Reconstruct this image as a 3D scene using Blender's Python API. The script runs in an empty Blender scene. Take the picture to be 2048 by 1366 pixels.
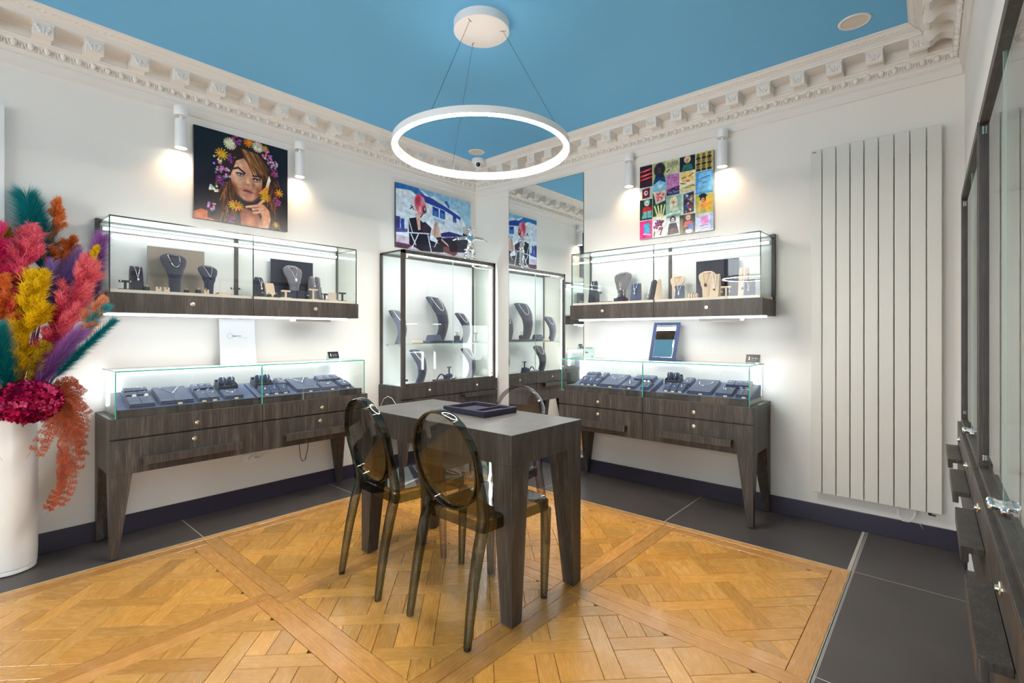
import bpy, math, random
import numpy as np
from mathutils import Vector, Matrix
random.seed(7); RNG = np.random.default_rng(7)
PI = math.pi; R90 = -PI/2
SC = bpy.context.scene
COL = SC.collection
# ---------------------------------------------------------------- camera, world, big lights, exposure
cam = bpy.data.objects.new('camera', bpy.data.cameras.new('camera'))
COL.objects.link(cam); SC.camera = cam
cam.location = (0, 0, 1.2)
cam.rotation_euler = (PI/2, 0, 0.7176 - PI/2)
cam.data.sensor_width = 36.0
cam.data.lens = 36.0*983.2/2048
cam.data.shift_x = 0.0
cam.data.shift_y = -(683 - 666.05)/2048
cam.data.clip_start = 0.02
SC.view_settings.view_transform = 'Standard'
SC.view_settings.look = 'None'
SC.view_settings.exposure = 1.45
SC.view_settings.gamma = 1.0
SC.view_settings.use_curve_mapping = False
SC.cycles.transparent_max_bounces = 40
SC.cycles.max_bounces = 12
SC.cycles.glossy_bounces = 6
SC.cycles.diffuse_bounces = 5
SC.cycles.caustics_reflective = False
SC.cycles.caustics_refractive = False
SC.cycles.sample_clamp_indirect = 6.0
W = bpy.data.worlds.new('overcast_sky'); SC.world = W
W.use_nodes = True
W.node_tree.nodes['Background'].inputs[0].default_value = (0.93, 0.96, 1.0, 1)
W.node_tree.nodes['Background'].inputs[1].default_value = 2.55
LED_CASE, LED_UNDER, LED_RING, SPOT_W = 4.3, 7.2, 92.0, 2.2

# ---------------------------------------------------------------- mesh helpers
class MB:
    def __init__(s): s.v=[]; s.f=[]; s.uv=None; s.c=None
    def add(s, vs, fs):
        n=len(s.v); s.v+= [tuple(p) for p in vs]; s.f += [tuple(i+n for i in f) for f in fs]; return s
    def box(s,x0,x1,y0,y1,z0,z1):
        x0,x1=min(x0,x1),max(x0,x1);y0,y1=min(y0,y1),max(y0,y1);z0,z1=min(z0,z1),max(z0,z1)
        return s.add([(x0,y0,z0),(x1,y0,z0),(x1,y1,z0),(x0,y1,z0),(x0,y0,z1),(x1,y0,z1),(x1,y1,z1),(x0,y1,z1)],
          [(0,3,2,1),(4,5,6,7),(0,1,5,4),(1,2,6,5),(2,3,7,6),(3,0,4,7)])
    def loft(s, secs, cap=True, closed=True):
        n=len(secs[0]); vs=[p for q in secs for p in q]; fs=[]
        for i in range(len(secs)-1):
            for j in range(n if closed else n-1):
                k=(j+1)%n; fs.append((i*n+j,i*n+k,(i+1)*n+k,(i+1)*n+j))
        if cap:
            fs.append(tuple(range(n-1,-1,-1))); fs.append(tuple((len(secs)-1)*n+j for j in range(n)))
        return s.add(vs,fs)
    def lathe(s, prof, c=(0,0,0), n=24, axis='z'):
        secs=[]
        for r,z in prof:
            q=[]
            for j in range(n):
                a=2*PI*j/n; p=(max(r,1e-5)*math.cos(a),max(r,1e-5)*math.sin(a),z)
                if axis=='y': p=(p[0],-p[2],p[1])      # profile grows towards -y
                if axis=='x': p=(p[2],p[0],p[1])
                q.append((p[0]+c[0],p[1]+c[1],p[2]+c[2]))
            secs.append(q)
        return s.loft(secs)
    def cyl(s, c, r, h, n=20, axis='z'): return s.lathe([(r,0),(r,h)],c,n,axis)
    def prism(s, poly, z0, z1):
        n=len(poly); return s.add([(x,y,z0) for x,y in poly]+[(x,y,z1) for x,y in poly],
            [tuple(range(n-1,-1,-1)),tuple(range(n,2*n))]+[(j,(j+1)%n,n+(j+1)%n,n+j) for j in range(n)])
    def extr_x(s, poly, x0, x1):     # poly in (y,z)
        n=len(poly); return s.add([(x0,y,z) for y,z in poly]+[(x1,y,z) for y,z in poly],
            [tuple(range(n)),tuple(range(2*n-1,n-1,-1))]+[(j,n+j,n+(j+1)%n,(j+1)%n) for j in range(n)])
    def tube(s, pts, r, n=6, closed=False):
        P=[Vector(p) for p in pts]; m=len(P); secs=[]
        up=Vector((0,0,1)); 
        for i in range(m):
            if closed: t=P[(i+1)%m]-P[i-1]
            else: t=P[min(i+1,m-1)]-P[max(i-1,0)]
            t=t.normalized() if t.length>1e-9 else Vector((0,0,1))
            a=t.cross(up)
            if a.length<0.05: a=t.cross(Vector((1,0,0)))
            a.normalize(); b=a.cross(t)
            rr=r[i] if isinstance(r,(list,tuple)) else r
            secs.append([tuple(P[i]+a*rr*math.cos(2*PI*j/n)+b*rr*math.sin(2*PI*j/n)) for j in range(n)])
        if closed: secs.append(secs[0])
        return s.loft(secs, cap=not closed)
    def ball(s,c,rx,ry=None,rz=None,n=10,m=6):
        ry=ry or rx; rz=rz or rx
        return s.loft([[(c[0]+rx*max(math.sin(PI*i/m),.01)*math.cos(2*PI*j/n),c[1]+ry*max(math.sin(PI*i/m),.01)*math.sin(2*PI*j/n),c[2]-rz*math.cos(PI*i/m)) for j in range(n)] for i in range(m+1)])
    def xf(s, M):
        s.v=[tuple(M@Vector(p)) for p in s.v]; return s
    def join(s,o): return s.add(o.v,o.f)

def mesh(name, mb, smooth=False):
    me=bpy.data.meshes.new(name); me.from_pydata(mb.v,[],mb.f)
    if mb.uv is not None:
        l=me.uv_layers.new(name='UVMap'); l.data.foreach_set('uv', np.asarray(mb.uv,dtype=np.float32).ravel())
    if mb.c is not None:
        a=me.color_attributes.new('tone','FLOAT_COLOR','POINT'); a.data.foreach_set('color', np.asarray(mb.c,dtype=np.float32).ravel())
    if smooth: me.polygons.foreach_set('use_smooth',[True]*len(me.polygons))
    me.update(); return me
def mesh_np(name,V,n):
    # V: (n,5,3) blades of one quad and one triangle each
    me=bpy.data.meshes.new(name); me.vertices.add(n*5); me.vertices.foreach_set('co',V.astype(np.float32).ravel())
    b=(np.arange(n)*5)[:,None]; li=np.concatenate([b+np.array([0,1,3,2]),b+np.array([2,3,4])],1).ravel()
    me.loops.add(7*n); me.loops.foreach_set('vertex_index',li.astype(np.int32)); me.polygons.add(2*n)
    st=np.stack([np.arange(n)*7,np.arange(n)*7+4],1).ravel(); me.polygons.foreach_set('loop_start',st.astype(np.int32)); me.polygons.foreach_set('loop_total',np.tile([4,3],n).astype(np.int32))
    me.update(); me.validate(); return me
def obj(name, mb, mat, parent=None, bev=0, smooth=False, loc=None, rot=None, auto=None, seg=2):
    me = mb if isinstance(mb,bpy.types.Mesh) else mesh(name,mb,smooth)
    if mat is not None and not me.materials: me.materials.append(mat)
    o=bpy.data.objects.new(name,me); COL.objects.link(o)
    if parent is not None: o.parent=parent
    if loc is not None: o.location=loc
    if rot is not None: o.rotation_euler=rot
    if bev:
        m=o.modifiers.new('bevel','BEVEL'); m.width=bev; m.segments=seg; m.limit_method='ANGLE'
    if auto:
        me.polygons.foreach_set('use_smooth',[True]*len(me.polygons)); me.set_sharp_from_angle(angle=auto)
    return o
def tag(o,label,cat,group=None):
    o['label']=label; o['category']=cat
    if group: o['group']=group
    return o
def thing(name,label,cat,loc=(0,0,0),rz=0,group=None):
    o=bpy.data.objects.new(name,None); COL.objects.link(o); o.location=loc; o.rotation_euler=(0,0,rz)
    o.empty_display_size=.05
    return tag(o,label,cat,group)
def struct(name,mb,mat,parent=None,**k):
    o=obj(name,mb,mat,parent,**k)
    if parent is None: o['kind']='structure'
    return o
def kids(o): return [c for c in bpy.data.objects if c.parent==o]
def copy_tree(src,parts,loc,rz,label=None,group=None):
    # parts: list of (part, [subparts]) recorded by the builder
    r=src.copy(); COL.objects.link(r); r.location=loc; r.rotation_euler=(0,0,rz)
    if label: r['label']=label
    if group: r['group']=group
    for p,subs in parts:
        c=p.copy(); COL.objects.link(c); c.parent=r
        for q in subs:
            d=q.copy(); COL.objects.link(d); d.parent=c
    return r

# ---------------------------------------------------------------- materials
def nt(name):
    m=bpy.data.materials.new(name); m.use_nodes=True; n=m.node_tree; n.nodes.clear()
    out=n.nodes.new('ShaderNodeOutputMaterial'); return m,n,out
def N(n,t,**k):
    x=n.nodes.new(t)
    for a,b in k.items(): setattr(x,a,b)
    return x
def pri(n,out,col,rough=.5,metal=0,**k):
    p=n.nodes.new('ShaderNodeBsdfPrincipled'); n.links.new(p.outputs[0],out.inputs[0])
    p.inputs['Base Color'].default_value=(*col,1); p.inputs['Roughness'].default_value=rough; p.inputs['Metallic'].default_value=metal
    for a,b in k.items(): p.inputs[a].default_value=b
    return p
def noise(n,scale,mapscale=(1,1,1),detail=4,rough=.6,coord='Object'):
    tc=N(n,'ShaderNodeTexCoord'); mp=N(n,'ShaderNodeMapping'); mp.inputs['Scale'].default_value=mapscale
    no=N(n,'ShaderNodeTexNoise'); no.inputs['Scale'].default_value=scale; no.inputs['Detail'].default_value=detail; no.inputs['Roughness'].default_value=rough
    n.links.new(tc.outputs[coord],mp.inputs[0]); n.links.new(mp.outputs[0],no.inputs[0]); return no
def ramp(n,src,stops):
    r=N(n,'ShaderNodeValToRGB'); e=r.color_ramp.elements
    while len(e)<len(stops): e.new(.5)
    for i,(p,c) in enumerate(stops): e[i].position=p; e[i].color=(*c,1)
    n.links.new(src,r.inputs[0]); return r
def bump(n,src,p,strength=.2,dist=.002):
    b=N(n,'ShaderNodeBump'); b.inputs['Strength'].default_value=strength; b.inputs['Distance'].default_value=dist
    n.links.new(src,b.inputs['Height']); n.links.new(b.outputs[0],p.inputs['Normal'])
def plain(name,col,rough=.5,metal=0,var=0,scale=30,bmp=0,**k):
    m,n,out=nt(name); p=pri(n,out,col,rough,metal,**k)
    no=noise(n,scale)
    if var:
        r=ramp(n,no.outputs[0],[(.3,tuple(c*(1-var) for c in col)),(.7,tuple(min(1,c*(1+var)) for c in col))]); n.links.new(r.outputs[0],p.inputs['Base Color'])
    if bmp: bump(n,no.outputs[0],p,bmp)
    return m
def emit(name,col,s):
    m,n,out=nt(name); e=N(n,'ShaderNodeEmission'); e.inputs[0].default_value=(*col,1); e.inputs[1].default_value=s
    n.links.new(e.outputs[0],out.inputs[0]); return m
def wood(name,c0,c1,c2,scale=(28,28,1.1),rough=.42):
    m,n,out=nt(name); p=pri(n,out,c1,rough)
    a=noise(n,6,scale,6,.7); b=noise(n,2.2,(scale[0]*.35,scale[1]*.35,scale[2]*.5),3,.5)
    mx=N(n,'ShaderNodeMath',operation='ADD'); mx.inputs[1].default_value=0
    ml=N(n,'ShaderNodeMath',operation='MULTIPLY'); ml.inputs[1].default_value=.55
    n.links.new(b.outputs[0],ml.inputs[0]); n.links.new(a.outputs[0],mx.inputs[0]); n.links.new(ml.outputs[0],mx.inputs[1])
    r=ramp(n,mx.outputs[0],[(.50,c0),(.78,c1),(1.0,c2)]); n.links.new(r.outputs[0],p.inputs['Base Color'])
    bump(n,a.outputs[0],p,.25,.0015); return m
def glassmix(name,tint,edge,f0=.045,rough=0.0,power=1.0):
    # thin clear sheet: see-through straight ahead, mirror-like at grazing angles, darker along the longer path through it
    m,n,out=nt(name)
    lw=N(n,'ShaderNodeLayerWeight'); lw.inputs[0].default_value=.5
    mc=N(n,'ShaderNodeMixRGB'); mc.inputs[1].default_value=(*tint,1); mc.inputs[2].default_value=(*edge,1)
    n.links.new(lw.outputs['Facing'],mc.inputs[0])
    tr=N(n,'ShaderNodeBsdfTransparent'); n.links.new(mc.outputs[0],tr.inputs[0])
    gl=N(n,'ShaderNodeBsdfGlossy'); gl.inputs['Roughness'].default_value=rough
    fr=N(n,'ShaderNodeFresnel'); fr.inputs[0].default_value=1.5
    ge=N(n,'ShaderNodeNewGeometry'); io=N(n,'ShaderNodeMath',operation='MULTIPLY_ADD'); io.inputs[1].default_value=1/1.5-1.5; io.inputs[2].default_value=1.5   # same reflectance from inside the sheet
    n.links.new(ge.outputs['Backfacing'],io.inputs[0]); n.links.new(io.outputs[0],fr.inputs[0])
    ml=N(n,'ShaderNodeMath',operation='MULTIPLY'); ml.inputs[1].default_value=power; ml.use_clamp=True
    n.links.new(fr.outputs[0],ml.inputs[0])
    mx=N(n,'ShaderNodeMixShader'); n.links.new(ml.outputs[0],mx.inputs[0]); n.links.new(tr.outputs[0],mx.inputs[1]); n.links.new(gl.outputs[0],mx.inputs[2])
    n.links.new(mx.outputs[0],out.inputs[0]); return m

M={}
M['wall']=plain('wall_paint',(.775,.755,.715),.85,bmp=.04,scale=120)
M['white']=plain('white_lacquer',(.80,.80,.80),.4)
M['case_white']=plain('case_back_white',(.80,.82,.82),.6)
M['plaster']=plain('plaster_white',(.74,.72,.69),.8,bmp=.08,scale=60)
M['ceil']=plain('ceiling_blue',(.155,.49,.83),.75,bmp=.03,scale=90)
M['wood']=wood('dark_oak_veneer',(.017,.0135,.0115),(.043,.035,.030),(.115,.098,.084))
M['wood_top']=wood('dark_oak_top',(.040,.036,.034),(.075,.069,.065),(.13,.12,.112),(9,30,30),.36)
M['base']=plain('skirting_plum',(.028,.023,.043),.4)
M['velvet']=plain('velvet_blue',(.036,.060,.145),.9,var=.18,scale=160,**{'Sheen Weight':.5})
M['velvet_bust']=plain('velvet_bust_blue',(.036,.044,.082),.9,var=.15,scale=160,**{'Sheen Weight':.4})
M['velvet_dk']=plain('velvet_navy',(.022,.026,.052),.9,var=.25,scale=120,**{'Sheen Weight':.35})
M['velvet_tray']=plain('velvet_tray',(.013,.012,.032),.9,var=.3,scale=60,**{'Sheen Weight':.05})
M['velvet_slope']=plain('velvet_slope',(.075,.11,.225),.9,var=.12,scale=160,**{'Sheen Weight':.4})
M['velvet_gr']=plain('velvet_grey',(.17,.165,.21),.9,var=.1,scale=150,**{'Sheen Weight':.4})
M['cream']=plain('cream_suede',(.72,.56,.43),.85,var=.06,scale=120)
M['taupe']=plain('taupe_board',(.42,.35,.30),.8,var=.03)
M['shelf']=plain('shelf_cream',(.70,.64,.56),.6)
M['black']=plain('black_stand',(.012,.013,.018),.5)
M['gold']=plain('gold_metal',(.82,.60,.25),.25,1.0)
M['brass']=plain('nickel_lock',(.86,.78,.62),.22,1.0)
M['silver']=plain('silver_metal',(.92,.92,.94),.18,1.0)
M['pearl']=plain('white_stone',(.95,.95,.97),.15,0.0)
M['chrome']=plain('chrome',(.88,.90,.92),.06,1.0)
M['stone_dark']=plain('dark_stone',(.02,.02,.03),.1)
M['stone_brown']=plain('brown_stone',(.10,.055,.04),.15)
M['tagm']=plain('price_tag',(.80,.66,.32),.4)
M['rad']=plain('radiator_cream',(.66,.65,.60),.32)
M['grout']=plain('grout',(.46,.43,.39),.9)
M['black_gap']=plain('shadow_gap',(.01,.01,.01),.9)
M['metal']=plain('steel_trim',(.62,.61,.58),.35,1.0)
M['mirror']=plain('mirror_silver',(.90,.93,.92),.0,1.0)
M['ceramic']=plain('vase_white',(.80,.79,.77),.28)
M['glass']=glassmix('case_glass',(.985,.995,.99),(.91,.965,.945))
M['glass_cab']=glassmix('cabinet_glass',(.985,.99,.985),(.955,.975,.965),power=1.0)
M['edge']=plain('glass_edge_green',(.05,.38,.28),.12,**{'Transmission Weight':.0})
M['edge_dk']=plain('glass_edge_dark',(.018,.05,.045),.15)
M['edge_lt']=plain('glass_edge_light',(.50,.78,.68),.15)
M['smoke']=glassmix('smoked_plastic',(.58,.605,.53),(.05,.057,.046),rough=0.0,power=1.2)
M['smoke2']=glassmix('lilac_plastic',(.88,.85,.86),(.30,.27,.285),rough=0.0,power=1.2)
M['smoke_p']=glassmix('smoked_sheet',(.70,.69,.62),(.36,.37,.31),rough=0.0,power=1.3)
M['led']=emit('led_case',(.90,.97,1.0),LED_CASE)
M['led_low']=emit('led_counter',(.90,.97,1.0),LED_CASE*1.9)
M['led_dc']=emit('led_cabinet',(.92,.98,1.0),LED_CASE*2.6)
M['led_u']=emit('led_under',(.88,.95,1.0),LED_UNDER)
M['ringe']=emit('led_ring',(1.0,.90,.80),LED_RING)
M['lens']=emit('spot_lens',(1.0,.86,.70),14.0)
M['cable']=plain('cable_white',(.75,.73,.70),.5)
M['cable_dk']=plain('cable_dark',(.05,.035,.03),.5)
M['acrylic']=glassmix('acrylic',(.86,.95,.94),(.55,.78,.76))

def oak():
    m,n,out=nt('oak_parquet'); p=pri(n,out,(.5,.3,.1),.3,**{'Coat Weight':.30,'Coat Roughness':.13})
    uv=N(n,'ShaderNodeUVMap'); 
    def nz(sc,det,x,y):
        mp=N(n,'ShaderNodeMapping'); mp.inputs['Scale'].default_value=(x,y,1); n.links.new(uv.outputs[0],mp.inputs[0])
        no=N(n,'ShaderNodeTexNoise'); no.inputs['Scale'].default_value=sc; no.inputs['Detail'].default_value=det; n.links.new(mp.outputs[0],no.inputs[0]); return no
    g=nz(14,5,1.0,9.0); g.inputs['Distortion'].default_value=.6
    r=ramp(n,g.outputs[0],[(.2,(.48,.22,.041)),(.5,(.56,.272,.055)),(.8,(.61,.315,.075))])
    at=N(n,'ShaderNodeAttribute'); at.attribute_name='tone'
    mul=N(n,'ShaderNodeMixRGB',blend_type='MULTIPLY'); mul.inputs[0].default_value=1
    n.links.new(r.outputs[0],mul.inputs[1]); n.links.new(at.outputs[0],mul.inputs[2])
    w=nz(3.2,2,1,3); kn=ramp(n,w.outputs[0],[(.18,(.55,.42,.30)),(.34,(1,1,1)),(1,(1,1,1))])
    m2=N(n,'ShaderNodeMixRGB',blend_type='MULTIPLY'); m2.inputs[0].default_value=.7
    n.links.new(mul.outputs[0],m2.inputs[1]); n.links.new(kn.outputs[0],m2.inputs[2])
    n.links.new(m2.outputs[0],p.inputs['Base Color'])
    rr=ramp(n,g.outputs[0],[(0,(.20,)*3),(1,(.34,)*3)]); n.links.new(rr.outputs[0],p.inputs['Roughness'])
    bump(n,g.outputs[0],p,.10,.001); return m
M['oak']=oak()
def slate():
    m,n,out=nt('slate_tile'); p=pri(n,out,(.05,.045,.043),.42)
    a=noise(n,2.3,(1,1,1),8,.62); r=ramp(n,a.outputs[0],[(.3,(.050,.043,.041)),(.55,(.070,.060,.056)),(.8,(.094,.080,.072))])
    n.links.new(r.outputs[0],p.inputs['Base Color']); bump(n,a.outputs[0],p,.08,.002)
    q=ramp(n,a.outputs[0],[(.3,(.36,)*3),(.7,(.5,)*3)]); n.links.new(q.outputs[0],p.inputs['Roughness']); return m
M['slate']=slate()
def plume_mat(name):
    m,n,out=nt(name); at=N(n,'ShaderNodeAttribute'); at.attribute_name='tone'
    d=N(n,'ShaderNodeBsdfDiffuse'); t=N(n,'ShaderNodeBsdfTranslucent'); mx=N(n,'ShaderNodeMixShader'); mx.inputs[0].default_value=.4
    n.links.new(at.outputs[0],d.inputs[0]); n.links.new(at.outputs[0],t.inputs[0])
    n.links.new(d.outputs[0],mx.inputs[1]); n.links.new(t.outputs[0],mx.inputs[2]); n.links.new(mx.outputs[0],out.inputs[0]); return m
M['plume']=plume_mat('dyed_plume')
# ================================================================ ROOM
WX, WY, CZ = 3.645, 3.69, 2.88
FRONT_A = 0.0127                       # the shop-front wall stands a hair off square
FRONT = (3.645, -0.098, 0)
XB = -3.6                              # back wall of the shop, far behind the camera
b=MB().box(XB,WX+.12,WY,WY+.12,0,CZ+.1); struct('wall_left',b,M['wall'])
b=MB().box(WX,WX+.12,-.5,WY,0,CZ+.1); struct('wall_right',b,M['wall'])
b=MB().box(XB-.12,XB,-.5,.4,0,CZ+.1).box(XB-.12,XB,3.3,WY+.12,0,CZ+.1).box(XB-.12,XB,.4,3.3,0,.4).box(XB-.12,XB,.4,3.3,2.75,CZ+.1); struct('wall_back',b,M['wall'])
b=MB()
for y0,y1,z0,z1 in ((.4,.46,.4,2.75),(3.24,3.3,.4,2.75),(.46,3.24,.4,.46),(.46,3.24,2.69,2.75),(1.82,1.88,.46,2.69)): b.box(XB-.10,XB-.03,y0,y1,z0,z1)
w1=struct('added_window_1',b,M['wood'])  # unseen shop window, added to throw daylight onto the right wall
for y0,y1 in ((.46,1.82),(1.88,3.24)): obj('pane',MB().box(XB-.07,XB-.064,y0,y1,.46,2.69),M['glass'],w1)
b=MB().box(XB-.12,WX+.12,-.5,WY+.12,CZ,CZ+.1); struct('ceiling',b,M['ceil'])
# shop-front wall: solid over and beside the recessed cabinets, then an unseen entrance sized to set the daylight
b=MB()
b.box(0,.255,-.0,.32,0,CZ)             # pier in the corner (local x runs into the room)
b.box(.255,2.60,0,.32,1.90,CZ)         # over the cabinets
b.box(.255,2.60,.33,.36,0,1.90)        # behind them
b.box(2.60,2.72,0,.32,0,CZ)            # pier by the entrance
b.box(2.72,7.4,0,.32,2.12,CZ)          # lintel over the entrance, then solid wall
b.box(4.05,7.4,0,.32,0,2.12)
wf=struct('wall_front',b,M['wall'],loc=FRONT,rot=(0,0,PI+FRONT_A))
b=MB()
for x0,x1,z0,z1 in ((2.72,2.79,0,2.12),(3.98,4.05,0,2.12),(2.79,3.98,2.06,2.12)): b.box(x0,x1,.1,.2,z0,z1)
for x0,x1,z0,z1 in ((2.80,2.93,.012,2.05),(3.84,3.97,.012,2.05),(2.93,3.84,.012,.25),(2.93,3.84,1.35,2.05)): b.box(x0,x1,.13,.17,z0,z1)
d1=struct('added_door_1',b,M['wood'],loc=FRONT,rot=(0,0,PI+FRONT_A))  # unseen closed door, added with a low pane to hold back daylight
obj('door_pane',MB().box(2.93,3.84,.147,.153,.25,1.35),M['glass'],d1)
# skirting
struct('baseboard_left',MB().box(XB,WX,WY-.012,WY,0,.11),M['base'],bev=.002)
struct('baseboard_right',MB().box(WX-.012,WX,-.09,WY-.012,0,.112),M['base'],bev=.002)
struct('baseboard_front',MB().box(0,.255,-.012,0,0,.112),M['base'],loc=FRONT,rot=(0,0,PI+FRONT_A))

# ---------------------------------------------------------------- floor
fl=struct('floor',MB().box(XB-.12,WX+.12,-.9,WY+.12,-.08,-.006),M['grout'])
PX0,PX1,PY0,PY1=-2.97,2.99,.345,3.262
obj('grout_bed',MB().box(XB,WX,3.262,WY,-.006,-.0009).box(2.99,WX,.337,3.262,-.006,-.0009).box(XB,WX,-.42,.333,-.006,-.0009),M['grout'],fl)
obj('underlay',MB().box(PX0,PX1,PY0,PY1,-.0065,-.0045),plain('parquet_gap',(.035,.018,.008),.9),fl)
def clip(poly,lim):
    for ax,sg,L in lim:
        out=[]
        for i in range(len(poly)):
            p,q=poly[i-1],poly[i]; dp=sg*(L-p[ax]); dq=sg*(L-q[ax])
            if (dp>=0)!=(dq>=0):
                t=dp/(dp-dq); out.append((p[0]+(q[0]-p[0])*t,p[1]+(q[1]-p[1])*t))
            if dq>=0: out.append(q)
        poly=out
        if len(poly)<3: return []
    return poly
def area(p): return abs(sum(p[i-1][0]*p[i][1]-p[i][0]*p[i-1][1] for i in range(len(p))))/2
def inset(poly,d):
    A=sum(poly[i-1][0]*poly[i][1]-poly[i][0]*poly[i-1][1] for i in range(len(poly)))
    if A<0: poly=poly[::-1]
    # drop near-duplicate points
    poly=[p for i,p in enumerate(poly) if math.dist(p,poly[i-1])>.003]
    n=len(poly); L=[]
    if n<3: return None
    for i in range(n):
        p,q=Vector(poly[i]),Vector(poly[(i+1)%n]); t=(q-p).normalized(); nn=Vector((-t.y,t.x)); L.append((p+nn*d,t))
    out=[]
    for i in range(n):
        (p,t),(q,s)=L[i-1],L[i]; cr=t.x*s.y-t.y*s.x
        if abs(cr)<1e-4: out.append(tuple(q)); continue
        k=((q-p).x*s.y-(q-p).y*s.x)/cr; out.append(tuple(p+t*k))
    return out
PL=[]                                   # (polygon in world xy, grain angle)
WD=.073
def panel(x0,x1,y0,y1,par):
    cx,cy=(x0+x1)/2,(y0+y1)/2; hx,hy=(x1-x0)/2,(y1-y0)/2; w=WD
    k0=len(PL)
    for s in (-1,1):
        xe=hx if par else hx-w; ye=hy-w if par else hy
        PL.append(([(cx-xe,cy+s*hy-(w if s>0 else 0)),(cx+xe,cy+s*hy-(w if s>0 else 0)),(cx+xe,cy+s*hy+(w if s<0 else 0)),(cx-xe,cy+s*hy+(w if s<0 else 0))],0))
        PL.append(([(cx+s*hx-(w if s>0 else 0),cy-ye),(cx+s*hx+(w if s<0 else 0),cy-ye),(cx+s*hx+(w if s<0 else 0),cy+ye),(cx+s*hx-(w if s>0 else 0),cy+ye)],PI/2))
    PL[k0:]=[(q,a,1) for q,a in PL[k0:]]
    p=.2275; off=.022; hw=.0365; c=math.sqrt(.5)
    lim=[(0,1,cx+hx-w),(0,-1,cx-hx+w),(1,1,cy+hy-w),(1,-1,cy-hy+w)]
    def put(u0,u1,v0,v1,ang):
        q=[(u0,v0),(u1,v0),(u1,v1),(u0,v1)]; q=[(cx+c*(u+v),cy+c*(v-u)) for u,v in q]   # u to the right of the view, v away
        q=clip(q,lim)
        if q and area(q)>.0004: PL.append((q,ang))
    C=[off+k*p for k in range(-3,4)]
    for i in range(7):
        for j in range(7):
            u,v=C[i],C[j]
            over=(i+j)%2==0
            # crossing belongs to the u-board when "over"; boards run from crossing to crossing
            if over: put(u-p+hw,u+p-hw,v-hw,v+hw,-PI/4)
            else: put(u-hw,u+hw,v-p+hw,v+p-hw,PI/4)
            a=(u+hw,u+p-hw,v+hw,v+p-hw)
            if random.random()<.22:
                m=(a[0]+a[1])/2
                put(a[0],m,a[2],a[3],PI/4); put(m,a[1],a[2],a[3],PI/4)
            else: put(*a,PI/4 if (i+j)%2 else -PI/4)
XJ=[-2.97,-1.985,-1.0,-.015,.97,1.955,2.945]; YJ=[.345,1.305,2.28,3.222]
for i in range(len(XJ)-1):
    for j in range(3): panel(XJ[i],XJ[i+1],YJ[j],YJ[j+1],(i+j)%2)
for i in range(len(XJ)-1): PL.append(([(XJ[i],3.222),(XJ[i+1],3.222),(XJ[i+1],3.262),(XJ[i],3.262)],0))
for j in range(3): PL.append(([(2.945,YJ[j]),(2.99,YJ[j]),(2.99,YJ[j+1]),(2.945,YJ[j+1])],PI/2))
def plank_geo(poly,ang,mb=None,fr=0):
    a=inset(poly,.0009); b_=inset(poly,.0020)
    if not a or not b_ or len(a)!=len(b_): return None
    n=len(a); dz=random.uniform(-.0006,.0003)
    vs=[(x,y,-.006) for x,y in a]+[(x,y,-.0012+dz) for x,y in a]+[(x,y,dz) for x,y in b_]
    fs=[tuple(range(2*n,3*n))]+[(k*n+j,k*n+(j+1)%n,(k+1)*n+(j+1)%n,(k+1)*n+j) for k in (0,1) for j in range(n)]
    t=random.gauss(1,.10); h=random.gauss(0,.04)
    if random.random()<.08: t*=.84
    col=(max(.5,t),max(.45,t*(1-h*.6)),max(.3,t*(1-h*1.8)),1)
    if fr: col=(col[0]*.93,col[1]*.90,col[2]*1.08,1)
    ox,oy=random.random()*9,random.random()*9; ca,sa=math.cos(ang),math.sin(ang)
    uv=[(ox+vs[i][0]*ca+vs[i][1]*sa,oy-vs[i][0]*sa+vs[i][1]*ca) for f in fs for i in f]
    m=mb or MB(); m.uv=(m.uv or [])+uv; m.c=(m.c or [])+[col]*len(vs); m.add(vs,fs); return m
def ctr(q): return (sum(p[0] for p in q)/len(q),sum(p[1] for p in q)/len(q))
def vis(q):
    x,y=ctr(q); d=x*.7536+y*.6574; s=x*.6574-y*.7536
    return area(q)*1.2/max(d,.3)**3 if d>.9 and abs(s)/d<1.1 else area(q)*1e-4
PL.sort(key=lambda t:-vis(t[0]))
rest=MB()
for k,(q,a,*fr) in enumerate(PL):
    fr=1 if fr else 0
    if k<300:
        g=plank_geo(q,a,None,fr)
        if g: obj('plank',g,M['oak'],fl)
    else: plank_geo(q,a,rest,fr)
o=obj('parquet_remainder',rest,M['oak'],fl); o['kind']='stuff'
def tile(x0,x1,y0,y1):
    g=.0026; obj('tile',MB().box(x0+g,x1-g,y0+g,y1-g,-.006,0),M['slate'],fl,bev=.0006,seg=1)
xs=[XB,-2.99,-2.01,-1.0,-.02,.985,1.99,2.995,WX]
for i in range(8): tile(xs[i],xs[i+1],3.266,WY)
for x0,x1 in ((XB,-2.975),):
    for y0,y1 in ((.337,1.3),(1.3,2.3),(2.3,3.262)): tile(x0,x1,y0,y1)
ys=[.345,1.327,2.32,3.262]
for j in range(3): tile(2.994,WX,ys[j]+(.012 if j==0 else 0),ys[j+1])
xs=[XB,-3.0,-2.01,-1.0,0.0,1.0,1.99,2.992,WX]
for i in range(8): tile(xs[i],xs[i+1],-.42,.332)
obj('metal_strip',MB().box(-2.97,WX,.333,.337,-.006,.0008).box(-2.97,WX,.341,.345,-.006,.0008),M['metal'],fl)

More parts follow.
